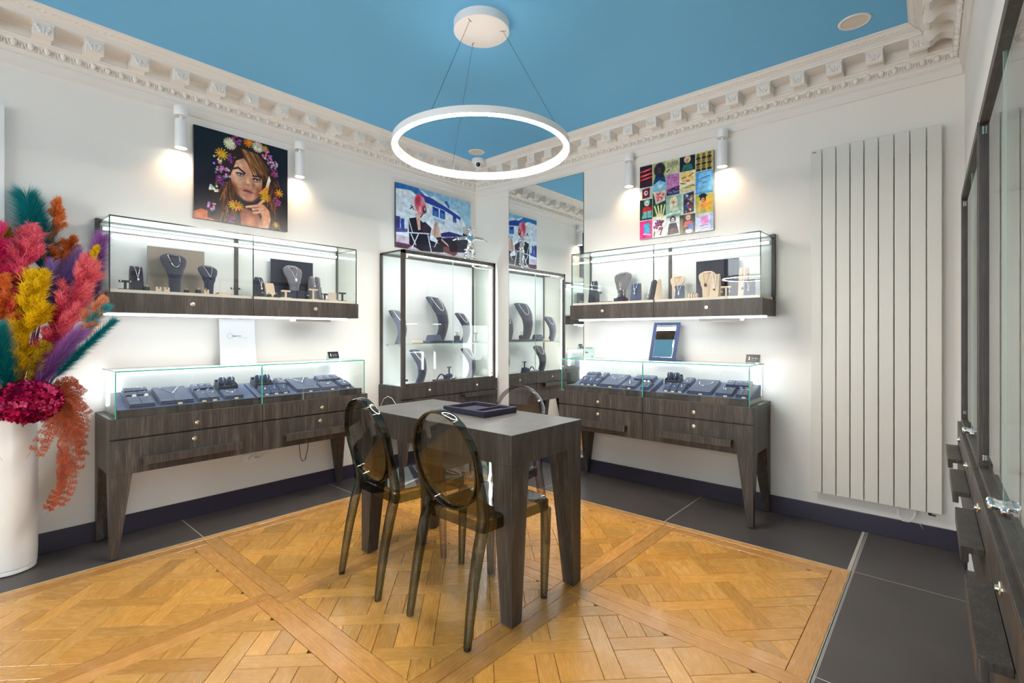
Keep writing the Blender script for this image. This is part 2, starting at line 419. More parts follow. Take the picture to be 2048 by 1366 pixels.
# ---------------------------------------------------------------- cornice
PROF=[(0,2.615),(.010,2.618),(.012,2.640),(.016,2.664),(.022,2.668),(.022,2.676),(.018,2.679),(.020,2.696),(.026,2.700),(.030,2.712),(.040,2.738),(.046,2.748),(.052,2.750),(.054,2.764),(.050,2.768),(.052,2.812),(.060,2.818),(.176,2.820),(.177,2.834),(.184,2.838),(.184,2.845),(.196,2.849),(.214,2.860),(.224,2.871),(.234,2.874),(.235,2.88),(0,2.88)]
mo=MB()
prof=[(.052,2.819),(.165,2.819),(.168,2.806),(.167,2.772),(.160,2.757),(.147,2.752),(.134,2.757),(.120,2.772),(.100,2.783),(.078,2.779),(.062,2.768),(.052,2.762)]
mo.extr_x([(-p,z-(.006 if z<2.80 else 0)) for p,z in prof],-.039,.039); mo.box(-.0425,.0425,-.171,-.052,2.811,2.8195)
for z,wd in ((2.795,.026),(2.782,.02),(2.769,.013)):
    for s in (-1,1): mo.ball((s*wd,-.167,z),.009,.006,.011,8,5)
mo.ball((0,-.167,2.777),.006,.006,.022,8,5)
for s in (-1,1): mo.ball((s*.030,-.150,2.766),.010,.012,.012,8,5)
MOD=mesh('modillion',mo,True); MOD.set_sharp_from_angle(angle=.7)
eg=MB(); eg.ball((0,-.036,2.724),.0150,.014,.020,12,7)
arc=[(.0225*math.cos(t),-.033-.012*math.sin(t)*.3,2.730+.028*math.sin(t)) for t in [PI*(1+i/8) for i in range(9)]]
eg.tube([(x,y-.006*(z-2.70)/.03-.002,z) for x,y,z in arc],.0036,5)
eg.ball((.0318,-.034,2.720),.0035,.007,.022,8,5)
EGG=mesh('egg_ornament',eg,True)
def cornice(name,loc,rz,L,mitre0,mitre1,mods,eggs):
    b=MB(); b.loft([[( (p if mitre0 else 0),-p,z) for p,z in PROF],[(L-(p if mitre1 else 0),-p,z) for p,z in PROF]])
    r=struct(name,b,M['plaster'],loc=loc,rot=(0,0,rz))
    for u in mods: obj('modillion',MOD,M['plaster'],r,loc=(u,0,0))
    for u in eggs: obj('egg_ornament',EGG,M['plaster'],r,loc=(u,0,0))
    lf=MB(); u=.26
    while u<L-.26:
        lf.ball((u,-.207,2.8585),.011,.006,.008,6,4); lf.ball((u+.014,-.211,2.863),.005,.005,.009,6,4); u+=.03
    o=obj('leaf_band',lf,M['plaster'],r,smooth=True); o['kind']='stuff'; return r
cornice('trim_1',(XB,WY,0),0,WX-XB,False,True,[.325-XB+k*.2066 for k in range(-8,16)],[3.63+k*.0643 for k in range(-5,57)])
cornice('trim_2',(WX,WY,0),R90,WY+.098,True,True,[WY-1.841+k*.194 for k in range(-8,10)],[.05+k*.0625 for k in range(0,60)])
cornice('trim_3',FRONT,PI+FRONT_A,6.4,True,False,[.19+k*.2 for k in range(0,8)],[.05+k*.0625 for k in range(0,20)])
# ================================================================ FURNITURE
def leg_mb(x0,y0,sx,sy,top,w1=.095,w0=.034):
    # outer corner (x0,y0) is plumb; the two inner faces taper
    q=lambda w,z:[(x0,y0,z),(x0+sx*w,y0,z),(x0+sx*w,y0+sy*w,z),(x0,y0+sy*w,z)]
    s=[q(w0,.006),q(w1,top)]
    if sx*sy<0: s=[t[::-1] for t in s]
    return MB().loft(s)
def lock(parent,x,z,y=0):
    b=MB().lathe([(.0135,0),(.0135,.003),(.0115,.005),(.007,.0055),(.0065,.010),(.003,.0105)],(x,y,z),16,'y')
    b.box(x-.001,x+.001,y-.0112,y-.009,z-.004,z+.004)
    return obj('lock',b,M['brass'],parent,smooth=False)
def handle(parent,x0,x1,z0,z1,prot=.046,y=0):
    b=MB().extr_x([(y,z1-.016),(y-prot+.016,z1-.016),(y-prot+.016,z0),(y-prot,z0),(y-prot,z1),(y,z1)],x0,x1)
    return obj('handle',b,M['wood'],parent,bev=.001)
def console(name,label,loc,rz,L,seam,D=.405,hs=None):
    t=thing(name,label,'console table',loc,rz)
    b=MB()
    b.box(0,.018,.0185,D,.444,.7304); b.box(L-.018,L,.0185,D,.444,.7304); b.box(.018,L-.018,D-.015,D,.444,.743)
    b.box(.018,L-.018,.02,D-.015,.444,.455); b.box(0,L,.0185,D,.7305,.743); b.box(.018,L-.018,.022,D,.62,.645); b.box(seam-.008,seam+.008,.02,D,.455,.73)
    obj('carcass',b,M['wood'],t,bev=.0012)
    for i,(x0,x1) in enumerate(((0.0185,seam-.0015),(seam+.0015,L-.0185))):
        if i==0: x0=.0
        else: x1=L
        xc=(x0+x1)/2
        d=obj('upper_drawer',MB().box(x0,x1,-.001,.018,.638,.7305 if False else .742),M['wood'],t,bev=.001)
        lock(d,xc+(.02 if rz==0 else 0),.677,-.001)
        d=obj('lower_drawer',MB().box(x0,x1,-.001,.018,.444,.628),M['wood'],t,bev=.001)
        lock(d,xc+(.005 if rz==0 else 0),.585,-.001)
        handle(d,xc-.247,xc+.247,.488,.532,y=-.001)
    for sx,x0 in ((1,0),(-1,L)):
        for sy,y0 in ((1,0),(-1,D)): obj('leg',leg_mb(x0,y0,sx,sy,.444),M['wood'],t,bev=.0015)
    return t
def frame_mb(a,b_,r):   # thin square bar
    x0,y0,z0=a; x1,y1,z1=b_; return MB().box(min(x0,x1)-r,max(x0,x1)+r,min(y0,y1)-r,max(y0,y1)+r,min(z0,z1)-r,max(z0,z1)+r)
def low_case(name,label,loc,rz,L,seam,trays,x0=.024,D=.335):
    # glass box standing on a console; loc is the console's front left corner on its top
    t=thing(name,label,'display case',loc,rz); x1=L-.024; h=.254; y0,y1=.004,.004+D; e=.004
    obj('plinth',MB().box(x0+.012,x1-.012,y0+.018,y0+.03,0,.042).box(x0+.012,x1-.012,y0+.03,y1,0,.038),M['wood'],t,bev=.001)
    obj('back_panel',MB().box(x0+.02,x1-.02,y1-.012,y1-.004,.038,h-.008),M['case_white'],t)
    for a,b_ in ((x0,seam-.002),(seam+.002,x1)):
        obj('front_pane',MB().box(a,b_,y0,y0+.005,.001,h-.006),M['glass'],t)
    for xa in (x0,x1-.005): obj('side_pane',MB().box(xa,xa+.005,y0+.005,y1,.001,h-.006),M['glass'],t)
    obj('top_pane',MB().box(x0,x1,y0,y1,h-.006,h),M['glass'],t)
    g=MB()
    g.box(x0-.0006,x1+.0006,y0-.0012,y0+.0012,h-.007,h+.0004)
    g.box(x0-.0012,x0+.0012,y0,y1,h-.006,h+.0004).box(x1-.0012,x1+.0012,y0,y1,h-.006,h+.0004)
    obj('top_edge',g,M['edge'],t)
    for xa in (x0,seam,x1):
        r=.0022 if xa!=seam else .003
        obj('pane_edge',MB().box(xa-r,xa+r,y0-.0008,y0+.005,.001,h-.007),M['edge'],t)
    obj('top_joint',MB().box(seam-.001,seam+.001,y0,y1,h-.004,h+.0003),M['edge_lt'],t)
    for xa in (x0+.012,x1-.030):
        obj('light_tube',MB().box(xa,xa+.018,y1-.032,y1-.014,.04,h-.012),M['led_low'],t,bev=.002)
    obj('top_light',MB().box(x0+.04,x1-.04,y1-.022,y1-.014,h-.022,h-.012),M['led_low'],t)
    return t
def tray_mb(w,d=.225,z0=.0,z1=.075):
    return MB().extr_x([(0,0),(d,0),(d,z1),(0,z0+.006)],0,w)
def wall_case(name,label,loc,rz,L,seam,D=.325,keys=(.5,.5),driver=.73):
    # loc: front left corner at z=0 of the base plane
    t=thing(name,label,'display case',loc,rz)
    zb,zs,zt,zw=1.312,1.422,1.838,1.862
    b=MB().box(0,L,.02,D,zb,zs-.002); obj('base',b,M['wood'],t,bev=.001)
    for i,(a,b_) in enumerate(((0,seam-.0012),(seam+.0012,L))):
        d=obj('front_panel',MB().box(a,b_,0,.02,zb,zs),M['wood'],t,bev=.0008)
        lock(d,a+(b_-a)*keys[i],(zb+zs)/2+.004,0)
    obj('shelf',MB().box(.012,L-.012,.016,D-.03,zs-.002,zs+.018),M['shelf'],t)
    b=MB().box(0,.02,D-.03,D,zs,zw).box(L-.02,L,D-.03,D,zs,zw).box(.02,L-.02,D-.012,D,zs,zw).box(seam-.012,seam+.012,D-.036,D-.012,zs+.018,zt)
    obj('back_frame',b,M['wood'],t,bev=.001)
    obj('back_panel',MB().box(.02,seam-.012,D-.026,D-.014,zs+.018,zt).box(seam+.012,L-.02,D-.026,D-.014,zs+.018,zt),M['case_white'],t)
    x0,x1,y0,y1=.014,L-.014,.006,D-.03
    for a,b_ in ((x0,seam-.002),(seam+.002,x1)): obj('front_pane',MB().box(a,b_,y0,y0+.005,zs,zt-.006),M['glass'],t)
    for xa in (x0,x1-.005): obj('side_pane',MB().box(xa,xa+.005,y0+.005,y1,zs,zt-.006),M['glass'],t)
    obj('top_pane',MB().box(x0,x1,y0,y1,zt-.006,zt),M['glass'],t)
    g=MB().box(x0-.001,x1+.001,y0-.001,y0+.0018,zt-.0065,zt+.0004).box(x0-.001,x0+.0012,y0,y1,zt-.006,zt+.0003).box(x1-.0012,x1+.001,y0,y1,zt-.006,zt+.0003)
    obj('top_edge',g,M['edge_dk'],t)
    for xa in (x0,seam,x1): obj('pane_edge',MB().box(xa-.0025,xa+.0025,y0-.0008,y0+.005,zs,zt-.0065),M['edge_dk'],t)
    obj('light_bar',MB().box(.03,L-.03,y1-.030,y1-.012,zt-.040,zt-.026),M['led'],t,bev=.003)
    obj('light_housing',MB().box(.03,L-.03,y1-.010,y1-.003,zt-.044,zt-.022),M['metal'],t)
    obj('under_light',MB().box(.0,L-.012,.13,.155,zb-.012,zb-.002),M['led_u'],t,bev=.002)
    obj('under_housing',MB().box(.0,L-.012,.125,.16,zb-.002,zb),M['white'],t)
    a=L*driver
    obj('power_box',MB().box(a,a+.27,.10,.20,zb-.030,zb-.012),M['white'],t,bev=.004)
    return t
def showcase(name,label,loc,rz,L,D=.34,legs=True,H=1.896,led=True,recess=.004):
    t=thing(name,label,'display cabinet',loc,rz)
    s=L/2; zb=.752
    b=MB().box(0,.018,.0185,D,.446,zb-.0121).box(L-.018,L,.0185,D,.446,zb-.0121).box(.018,L-.018,D-.015,D,.446,zb).box(.018,L-.018,.02,D-.015,.446,.46).box(.0,L,-.001,D,zb-.012,zb)
    obj('carcass',b,M['wood'],t,bev=.0012)
    for a,b_ in ((0,s-.0015),(s+.0015,L)):
        d=obj('drawer',MB().box(a,b_,-.001,.018,.648,zb-.0135),M['wood'],t,bev=.001); lock(d,(a+b_)/2,.703,-.001)
        d=obj('lower_door',MB().box(a,b_,-.001,.018,.446,.640),M['wood'],t,bev=.001); handle(d,(a+b_)/2-.19,(a+b_)/2+.19,.606,.645,.046,-.001)
    if legs:
        for sx,x0 in ((1,0),(-1,L)):
            for sy,y0 in ((1,0),(-1,D)): obj('leg',leg_mb(x0,y0,sx,sy,.446),M['wood'],t,bev=.0015)
    f=.030; i=.012
    b=MB()
    for xa in (i,L-i-f): b.box(xa,xa+f,i,i+f,zb,H)
    b.box(i,L-i,i,i+f,H-f,H)
    for xa in (i,L-i-.02): b.box(xa,xa+.02,D-.02,D,zb,H)
    b.box(i,L-i,D-.02,D,H-.02,H); b.box(i+f,L-i-f,i,i+.022,zb,zb+.022)
    obj('frame',b,M['wood'],t,bev=.0012)
    for xa in (i,L-i-.012): obj('side_rail',MB().box(xa,xa+.012,i+f,D-.02,H-.012,H),M['wood'],t)
    obj('back_panel',MB().box(i+.02,L-i-.02,D-.012,D-.004,zb,H-.02),M['case_white'],t)
    obj('floor_panel',MB().box(i+.004,L-i-.004,i+f,D-.012,zb,zb+.006),M['case_white'],t)
    for xa in (i+.004,L-i-.009): obj('side_pane',MB().box(xa,xa+.005,i+f,D-.02,zb,H-.012),M['glass'],t)
    obj('top_pane',MB().box(i+.012,L-i-.012,i+f,D-.02,H-.008,H-.002),M['glass'],t)
    za,zc=zb+.024,H-f-.002
    for k,(a,b_) in enumerate(((i+f+.002,s-.001),(s+.001,L-i-f-.002))):
        d=obj('glass_door',MB().box(a,b_,i+recess,i+recess+.006,za,zc),M['glass_cab'],t)
        hx=a if k==0 else b_-.022
        for zz in (za+.02,zc-.035): obj('hinge',MB().box(hx,hx+.022,i+recess-.005,i+recess+.010,zz,zz+.018 if zz<1 else zz+.026),M['chrome'],d,bev=.002)
        kx=(b_-.016 if k==0 else a+.016)
        obj('door_knob',MB().lathe([(.006,0),(.006,.008),(.009,.012),(.011,.02),(.009,.027),(.004,.029)],(kx,i+recess,za+.018),14,'y').box(kx-.012,kx+.012,i+recess-.006,i+recess+.010,za+.004,za+.014),M['chrome'],d,smooth=True)
    obj('door_edge',MB().box(s-.0008,s+.0008,i+recess-.0005,i+recess+.0065,za,zc),M['edge_lt'],t)
    if led:
        obj('light_bar',MB().box(i+f+.05,L-i-f-.05,i+f+.004,i+f+.020,H-.034,H-.022),M['led_dc'],t,bev=.002)
        obj('light_tube',MB().box(L-i-f-.014,L-i-f-.002,i+f+.002,i+f+.014,zb+.02,H-.06),M['led_dc'],t,bev=.002)
        obj('light_tube',MB().box(i+f-.012,i+f-.000,i+f+.002,i+f+.014,zb+.02,H-.06),M['led_dc'],t,bev=.002)
    return t
console('console_table','dark oak console with four drawers under the case wall nearest the feather bouquet',(.555,3.28,0),0,1.535,.768)
console('console_table','dark oak console with four drawers between the tall mirror and the radiator',(3.235,2.321,0),R90,1.455,.724)
low_case('counter_display_case','low green-edged glass case of blue trays on the console beside the feather bouquet',(.555,3.28,.743),0,1.535,.768,None)
low_case('counter_display_case','low green-edged glass case of blue trays under the tilted blue table mirror',(3.235,2.321,.743),R90,1.455,.724,None)
wall_case('wall_display_case','lit glass wall case below the portrait of a flower-crowned woman',(.554,3.362,0),0,1.509,.748,keys=(.54,.55),driver=.71)
wall_case('wall_display_case','lit glass wall case below the twenty-picture collage poster',(3.32,2.272,0),R90,1.438,.717,keys=(.42,.52),driver=.70)
dc=showcase('display_cabinet','tall lit glass display cabinet of navy busts in the room corner',(2.458,3.345,0),0,1.15)
cs=showcase('display_cabinet','far tall glass cabinet beside the radiator, seen edge-on',(FRONT[0]-.265,FRONT[1]+.034,0),PI+FRONT_A,1.16,D=.33,legs=False,led=False,recess=.012)
cs=showcase('display_cabinet','near tall glass cabinet cut by the right edge, seen edge-on',(FRONT[0]-1.43,FRONT[1]+.019,0),PI+FRONT_A,1.16,D=.33,legs=False,led=False,recess=.012)
# glass shelf of the corner cabinet
sh=thing('glass_shelf','clear glass shelf with metal pegs inside the corner display cabinet','shelf',(2.458,3.345,0))
obj('shelf_pane',MB().box(.045,1.105,.055,.315,1.098,1.106),M['glass'],sh)
obj('shelf_edge',MB().box(.045,1.105,.0535,.0552,1.098,1.106),M['edge_lt'],sh)
for x in (.05,1.10):
    for y in (.09,.27): obj('shelf_peg',MB().cyl((x-.02 if x<.5 else x,y,1.093),.004,.02,8,'x'),M['chrome'],sh)

# ---------------------------------------------------------------- sales table
t=thing('sales_table','square-legged dark oak sales table in the middle of the parquet','table',(1.492,1.303,0))
TX,TY=.506,1.10
obj('tabletop',MB().box(0,TX,0,TY,.783,.7855),M['wood_top'],t)
obj('apron',MB().box(0,TX,0,TY,.657,.7828),M['wood'],t,bev=.0015)
for sx,x0 in ((1,.001),(-1,TX-.001)):
    for sy,y0 in ((1,.001),(-1,TY-.001)):
        obj('leg',leg_mb(x0,y0,sx,sy,.656,.112,.062),M['wood'],t,bev=.002)
# ---------------------------------------------------------------- ghost chairs
def rect_sweep(path):
    secs=[]
    for x,y,z,w,d in path:   # w along y, d along x: a rounded square bar
        secs.append([(x+d/2*math.copysign(abs(math.cos(a))**.62,math.cos(a)),y+w/2*math.copysign(abs(math.sin(a))**.62,math.sin(a)),z) for a in [2*PI*(k+.5)/20 for k in range(20)]])
    return MB().loft(secs)
def chair(label,loc,rz,mat):
    t=thing('ghost_chair',label,'chair',loc,rz)
    def outline(i):
        pts=[]; xr,xf,wr,wf,r=.005+i,.432-i,.170-i,.198-i,.03
        for s in range(13):   # front edge bows forward a little
            y=-wf+2*wf*s/12; pts.append((xf-.022*(y/wf)**2*1.0+(-.018 if s in (0,12) else 0),y))
        pts+= [(xr,wr),(xr,-wr)]; return pts
    top=outline(0); inn=outline(.02)
    zc=lambda x,y:-.012*math.exp(-((x-.22)**2+y*y)/.02)
    b=MB()
    n=len(top)
    s=[[(x,y,.462) for x,y in inn],[(x,y,.460) for x,y in outline(.006)],[(x,y,.453) for x,y in top],[(x,y,.408) for x,y in top],[(x,y,.408) for x,y in outline(.005)],[(x,y,.447) for x,y in outline(.006)]]
    b.loft(s,cap=False); b.add([(x,y,.462) for x,y in inn]+[(.22,0,.452)],[(j,(j+1)%n,n) for j in range(n)])
    obj('seat',b,mat,t,auto=.6)
    C0=Vector((-.040,0,.683)); T=Vector((-.195,0,.981)); NN=Vector((.981,0,.195)); A,B=.188,.212
    def E(a,ra,rb,nn): return tuple(C0+Vector((0,1,0))*(ra*math.cos(a))+T*(rb*math.sin(a))+NN*nn)
    K=56; secs=[]
    for j in range(K+1):
        a=2*PI*j/K; secs.append([E(a,A-.010,B-.010,.018),E(a,A-.002,B-.002,.020),E(a,A,B,.014),E(a,A,B,-.014),E(a,A-.002,B-.002,-.020),E(a,A-.010,B-.010,-.018)])
    obj('back_rim',MB().loft(secs,cap=False),mat,t,auto=.7)
    b=MB(); R=[0.001,.3,.6,.85,1.0]
    for sgn in (1,):
        secs=[[E(2*PI*j/K,(A-.009)*r,(B-.009)*r,-.010-.018*(1-r*r)) for j in range(K)] for r in R]
    b.loft(secs,cap=False); obj('back_panel',b,M['smoke_p'] if mat==M['smoke'] else mat,t,smooth=True)
    for sg in (-1,1):
        p=[(-.088,.176,0,.026,.026),(-.086,.1755,.02,.029,.029),(-.070,.173,.12,.034,.034),(-.048,.171,.24,.039,.039),(-.020,.170,.36,.044,.043),(.002,.170,.44,.046,.043),(.002,.171,.49,.043,.041),(-.012,.176,.56,.036,.036),(-.030,.184,.63,.025,.031),(-.048,.190,.70,.012,.026),(-.060,.190,.75,.004,.020)]
        obj('rear_leg',rect_sweep([(x,sg*y,z,w,d) for x,y,z,w,d in p]),mat,t,auto=.75)
        p=[(.398,.168,0,.027,.027),(.400,.170,.1,.032,.032),(.404,.172,.25,.039,.038),(.406,.173,.408,.044,.042)]
        obj('front_leg',rect_sweep([(x,sg*y,z,w,d) for x,y,z,w,d in p]),mat,t,auto=.75)
    return t
chair('smoked clear plastic oval-back chair nearest the camera at the sales table',(1.378,1.526,0),0,M['smoke'])
chair('smoked clear plastic oval-back chair at the far end of the long table side',(1.365,2.072,0),math.radians(-4),M['smoke'])
chair('pale clear plastic oval-back chair on the mirror side of the sales table',(2.147,1.862,0),PI+math.radians(4),M['smoke2'])
# velvet presentation tray
tr=thing('presentation_tray','navy velvet presentation tray with a divider lying on the sales table','tray',(1.713,1.672,.7856),math.radians(-1.5))
w,d,h=.235,.315,.030
b=MB().box(0,w,0,d,0,.006).box(0,w,0,.018,.006,h).box(0,w,d-.018,d,.006,h).box(0,.018,.018,d-.018,.006,h).box(w-.018,w,.018,d-.018,.006,h)
obj('tray_body',b,M['velvet_tray'],tr,bev=.003)
obj('tray_divider',MB().box(.018,w-.018,.105,.117,.006,h-.004),M['velvet_tray'],tr,bev=.002)
b=MB()
for k in range(6): b.cyl((.019,.026+k*.0145,.010),.0062,w-.038,8,'x')
obj('ring_rolls',b,M['velvet_tray'],tr,smooth=True)
obj('tray_pad',MB().box(.020,w-.020,.120,d-.020,.0062,.011),M['velvet_tray'],tr,bev=.003)
# ---------------------------------------------------------------- radiator
r=thing('radiator','tall cream wall radiator of nine flat upright panels','radiator',(WX,.622,0),R90)
ye=[0,.062,.1355,.207,.276,.3455,.4175,.489,.561,.628]
for k in range(9):
    obj('panel',MB().box(ye[k]+.0022,ye[k+1]-.0022,-.062,-.044,.200,2.350),M['rad'],r,bev=.003)
obj('collector',MB().box(.012,.616,-.043,-.020,.26,.31).box(.012,.616,-.043,-.020,2.22,2.27),M['rad'],r,bev=.004)
obj('bracket',MB().box(.1,.14,-.022,-.0,.4,.46).box(.49,.53,-.022,-.0,.4,.46).box(.1,.14,-.022,-.0,2.0,2.06).box(.49,.53,-.022,-.0,2.0,2.06),M['rad'],r)
obj('badge',MB().box(.010,.032,-.0632,-.0622,2.331,2.339),plain('badge_grey',(.22,.22,.18),.4),r)
c=[(.432,-.04,.24),(.436,-.05,.15),(.455,-.055,.125),(.485,-.055,.125),(.505,-.05,.155),(.52,-.035,.20)]
obj('cable',MB().tube(c,.0022,6).tube([(.505,-.045,.19),(.512,-.03,.14),(.53,-.012,.115),(.545,-.014,.09)],.0016,6),M['cable'],r,smooth=True)
obj('valve',MB().cyl((.575,-.04,.185),.008,.02,10).cyl((.57,-.05,.186),.004,.03,8,'x'),M['black'],r)
# ---------------------------------------------------------------- wall mirror
mi=thing('wall_mirror','tall frameless wall mirror beside the corner display cabinet','mirror',(WX,3.217,0),R90)
obj('mirror_glass',MB().box(0,.868,-.006,-.0005,.135,2.602),M['mirror'],mi)
obj('mirror_edge',MB().box(-.001,.0008,-.0065,0,.135,2.602).box(.8672,.869,-.0065,0,.135,2.602).box(0,.868,-.0065,0,2.601,2.603),M['edge_dk'],mi)
# ---------------------------------------------------------------- lights
def ring_lamp(label,x,y):
    t=thing('ring_pendant',label,'lamp',(x,y,0))
    K=96; zr=2.182; ro,ri,hh=.474,.447,.038
    secs=[[(r_*math.cos(2*PI*j/K),r_*math.sin(2*PI*j/K),z) for r_,z in ((ri,zr+.004),(ri,zr+hh),(ro,zr+hh),(ro,zr+.004))] for j in range(K+1)]
    obj('ring_housing',MB().loft(secs,cap=False),M['white'],t,auto=.6)
    secs=[[(r_*math.cos(2*PI*j/K),r_*math.sin(2*PI*j/K),z) for r_,z in ((ri+.001,zr+.005),(ro-.001,zr+.005),(ro-.001,zr),(ri+.001,zr))] for j in range(K+1)]
    obj('ring_diffuser',MB().loft(secs,cap=False),M['ringe'],t,auto=.6)
    obj('canopy',MB().lathe([(.147,CZ-.047),(.150,CZ-.045),(.150,CZ)],(0,0,0),48),M['white'],t,auto=.6)
    for k,a in enumerate((-2.9,1.2,-.95)):
        p,q=(.118*math.cos(a),.118*math.sin(a),CZ-.047),(.455*math.cos(a),.455*math.sin(a),zr+hh)
        obj('wire',MB().tube([p,q],.0011,5),M['cable_dk'],t)
        obj('slot',MB().box(-.016,.016,-.0018,.0018,-.0006,0),M['cable_dk'],t,loc=(p[0],p[1],CZ-.0472),rot=(0,0,a))
ring_lamp('white glowing ring pendant lamp hung on three wires above the sales table',1.903,1.881)
ring_lamp('second ring pendant lamp deeper in the shop, seen only as a reflection',-2.9,2.6)
def spot(label,loc,out):
    t=thing('wall_spotlight',label,'spotlight',loc,0)
    dx,dy=out
    obj('mount',MB().lathe([(.036,2.575),(.038,2.578),(.038,2.628),(.036,2.632)],(0,0,0),24),M['white'],t,auto=.6)
    obj('arm',MB().box(min(0,-dx*.055)-.008,max(0,-dx*.055)+.008,min(0,-dy*.055)-.008,max(0,-dy*.055)+.008,2.60,2.622),M['white'],t)
    obj('neck',MB().cyl((0,0,2.548),.008,.03,10),M['white'],t)
    obj('shade',MB().lathe([(.030,2.375),(.0335,2.372),(.034,2.375),(.0325,2.548),(.029,2.553),(.004,2.553)],(0,0,0),28),M['white'],t,auto=.6)
    obj('lens',MB().lathe([(.0005,2.3735),(.030,2.3735),(.030,2.3765),(.0005,2.3765)],(0,0,0),24),M['lens'],t)
    L=bpy.data.lights.new('bulb','SPOT'); L.energy=SPOT_W; L.color=(1,.64,.36); L.spot_size=math.radians(140); L.spot_blend=.9; L.shadow_soft_size=.02
    lo=bpy.data.objects.new('bulb',L); COL.objects.link(lo); lo.parent=t; lo.location=(0,0,2.368)
spot('white wall spotlight beside the portrait, on its bouquet side',(.968,3.632,0),(0,-1))
spot('white wall spotlight beside the portrait, on its corner side',(1.735,3.632,0),(0,-1))
spot('white wall spotlight beside the collage poster, on its mirror side',(3.587,1.885,0),(-1,0))
spot('white wall spotlight beside the collage poster, on its radiator side',(3.587,1.163,0),(-1,0))
def speaker(label,x,y):
    t=thing('ceiling_speaker',label,'speaker',(x,y,CZ))
    obj('rim',MB().lathe([(.060,-.001),(.060,-.006),(.074,-.004),(.076,0)],(0,0,0),40),M['white'],t,smooth=True)
    obj('grille',MB().lathe([(.001,-.004),(.060,-.004),(.060,0)],(0,0,0),40),M['shelf'],t)
speaker('round white ceiling speaker near the radiator corner',3.212,.352)
speaker('round white ceiling speaker beside the security camera',3.221,3.248)
t=thing('security_camera','white dome security camera in the far ceiling corner','camera',(3.372,3.378,CZ))
obj('housing',MB().lathe([(.062,0),(.064,-.030),(.055,-.042),(.0,-.044)][::-1],(0,0,0),28),M['white'],t,auto=.6)
obj('dome',MB().ball((-.012,-.012,-.052),.040,.040,.040,20,12),M['white'],t,smooth=True)
obj('eye',MB().ball((-.030,-.030,-.062),.022,.022,.022,16,10),M['stone_dark'],t,smooth=True)
# ================================================================ PRINTS ON THE WALLS
class Art:
    def __init__(s,w,h,bg):
        s.w,s.h=w,h; s.asp=w/h; s.a=np.zeros((h,w,3),np.float32); s.a[:]=bg
        s.X,s.Y=np.meshgrid((np.arange(w)+.5)/w,(np.arange(h)+.5)/h)
        s.n=np.kron(RNG.random((h//6+1,w//6+1)),np.ones((6,6)))[:h,:w]
        s.fine=RNG.random((h,w))
    def put(s,m,c):
        m=np.clip(m,0,1)[...,None]; s.a[:]=s.a*(1-m)+np.array(c,np.float32)*m
    def ell(s,cx,cy,rx,ry,c,rot=0,soft=.12,al=1):
        dx=(s.X-cx)*s.asp; dy=s.Y-cy; ca,sa=math.cos(rot),math.sin(rot)
        r=np.sqrt(((dx*ca+dy*sa)/(rx*s.asp))**2+((-dx*sa+dy*ca)/ry)**2); s.put((1-r)/soft*al if al==1 else np.clip((1-r)/soft,0,1)*al,c)
    def poly(s,P,c,al=1):
        ins=np.zeros(s.X.shape,bool); n=len(P)
        for i in range(n):
            (x0,y0),(x1,y1)=P[i-1],P[i]
            if y0==y1: continue
            k=((s.Y<y0)!=(s.Y<y1))&(s.X<(x1-x0)*(s.Y-y0)/(y1-y0)+x0); ins^=k
        s.put(ins*al,c)
    def line(s,p,q,wd,c,al=1):
        ax,ay=p[0]*s.asp,p[1]; bx,by=q[0]*s.asp,q[1]; dx,dy=bx-ax,by-ay; L=dx*dx+dy*dy+1e-9
        t=np.clip(((s.X*s.asp-ax)*dx+(s.Y-ay)*dy)/L,0,1); d=np.hypot(s.X*s.asp-ax-t*dx,s.Y-ay-t*dy); s.put(np.clip((wd-d)/wd*2.5,0,1)*al,c)
    def flower(s,cx,cy,r,c,n=12,mid=(.8,.55,.1),sq=1):
        for k in range(n):
            a=2*PI*k/n; s.line((cx,cy),(cx+r*math.cos(a)/s.asp,cy+r*sq*math.sin(a)),r*.16,tuple(v*random.uniform(.75,1.05) for v in c))
        s.ell(cx,cy,r*.22/s.asp,r*.22,mid)
    def cluster(s,cx,cy,r,c,n=14):
        for k in range(n):
            a=random.random()*2*PI; d=r*math.sqrt(random.random()); s.ell(cx+d*math.cos(a)/s.asp,cy+d*math.sin(a),.014/s.asp,.014,tuple(min(1,v*random.uniform(.6,1.25)) for v in c))
    def grad(s,c0,c1,ax=1):
        t=(s.Y if ax else s.X)[...,None]; s.a[:]=np.array(c0)*(1-t)+np.array(c1)*t
    def image(s,name,grain=.04):
        a=s.a
        if grain:
            for _ in range(2): a=(a*2+np.roll(a,1,0)+np.roll(a,-1,0)+np.roll(a,1,1)+np.roll(a,-1,1))/6
            lo=s.n
            for _ in range(7): lo=(lo*2+np.roll(lo,3,0)+np.roll(lo,-3,0)+np.roll(lo,3,1)+np.roll(lo,-3,1))/6
            a=a*(1+.5*(lo[...,None]-.5))
        a=np.clip(a*(1+grain*(s.fine[...,None]-.5)*2),0,1)
        im=bpy.data.images.new(name,s.w,s.h); px=np.ones((s.h,s.w,4),np.float32); px[...,:3]=a[::-1]; im.pixels.foreach_set(px.ravel()); im.pack(); return im
def print_mat(name,im,rough=.25):
    m,n,out=nt(name); p=pri(n,out,(1,1,1),rough); t=N(n,'ShaderNodeTexImage'); t.image=im; n.links.new(t.outputs[0],p.inputs['Base Color']); return m
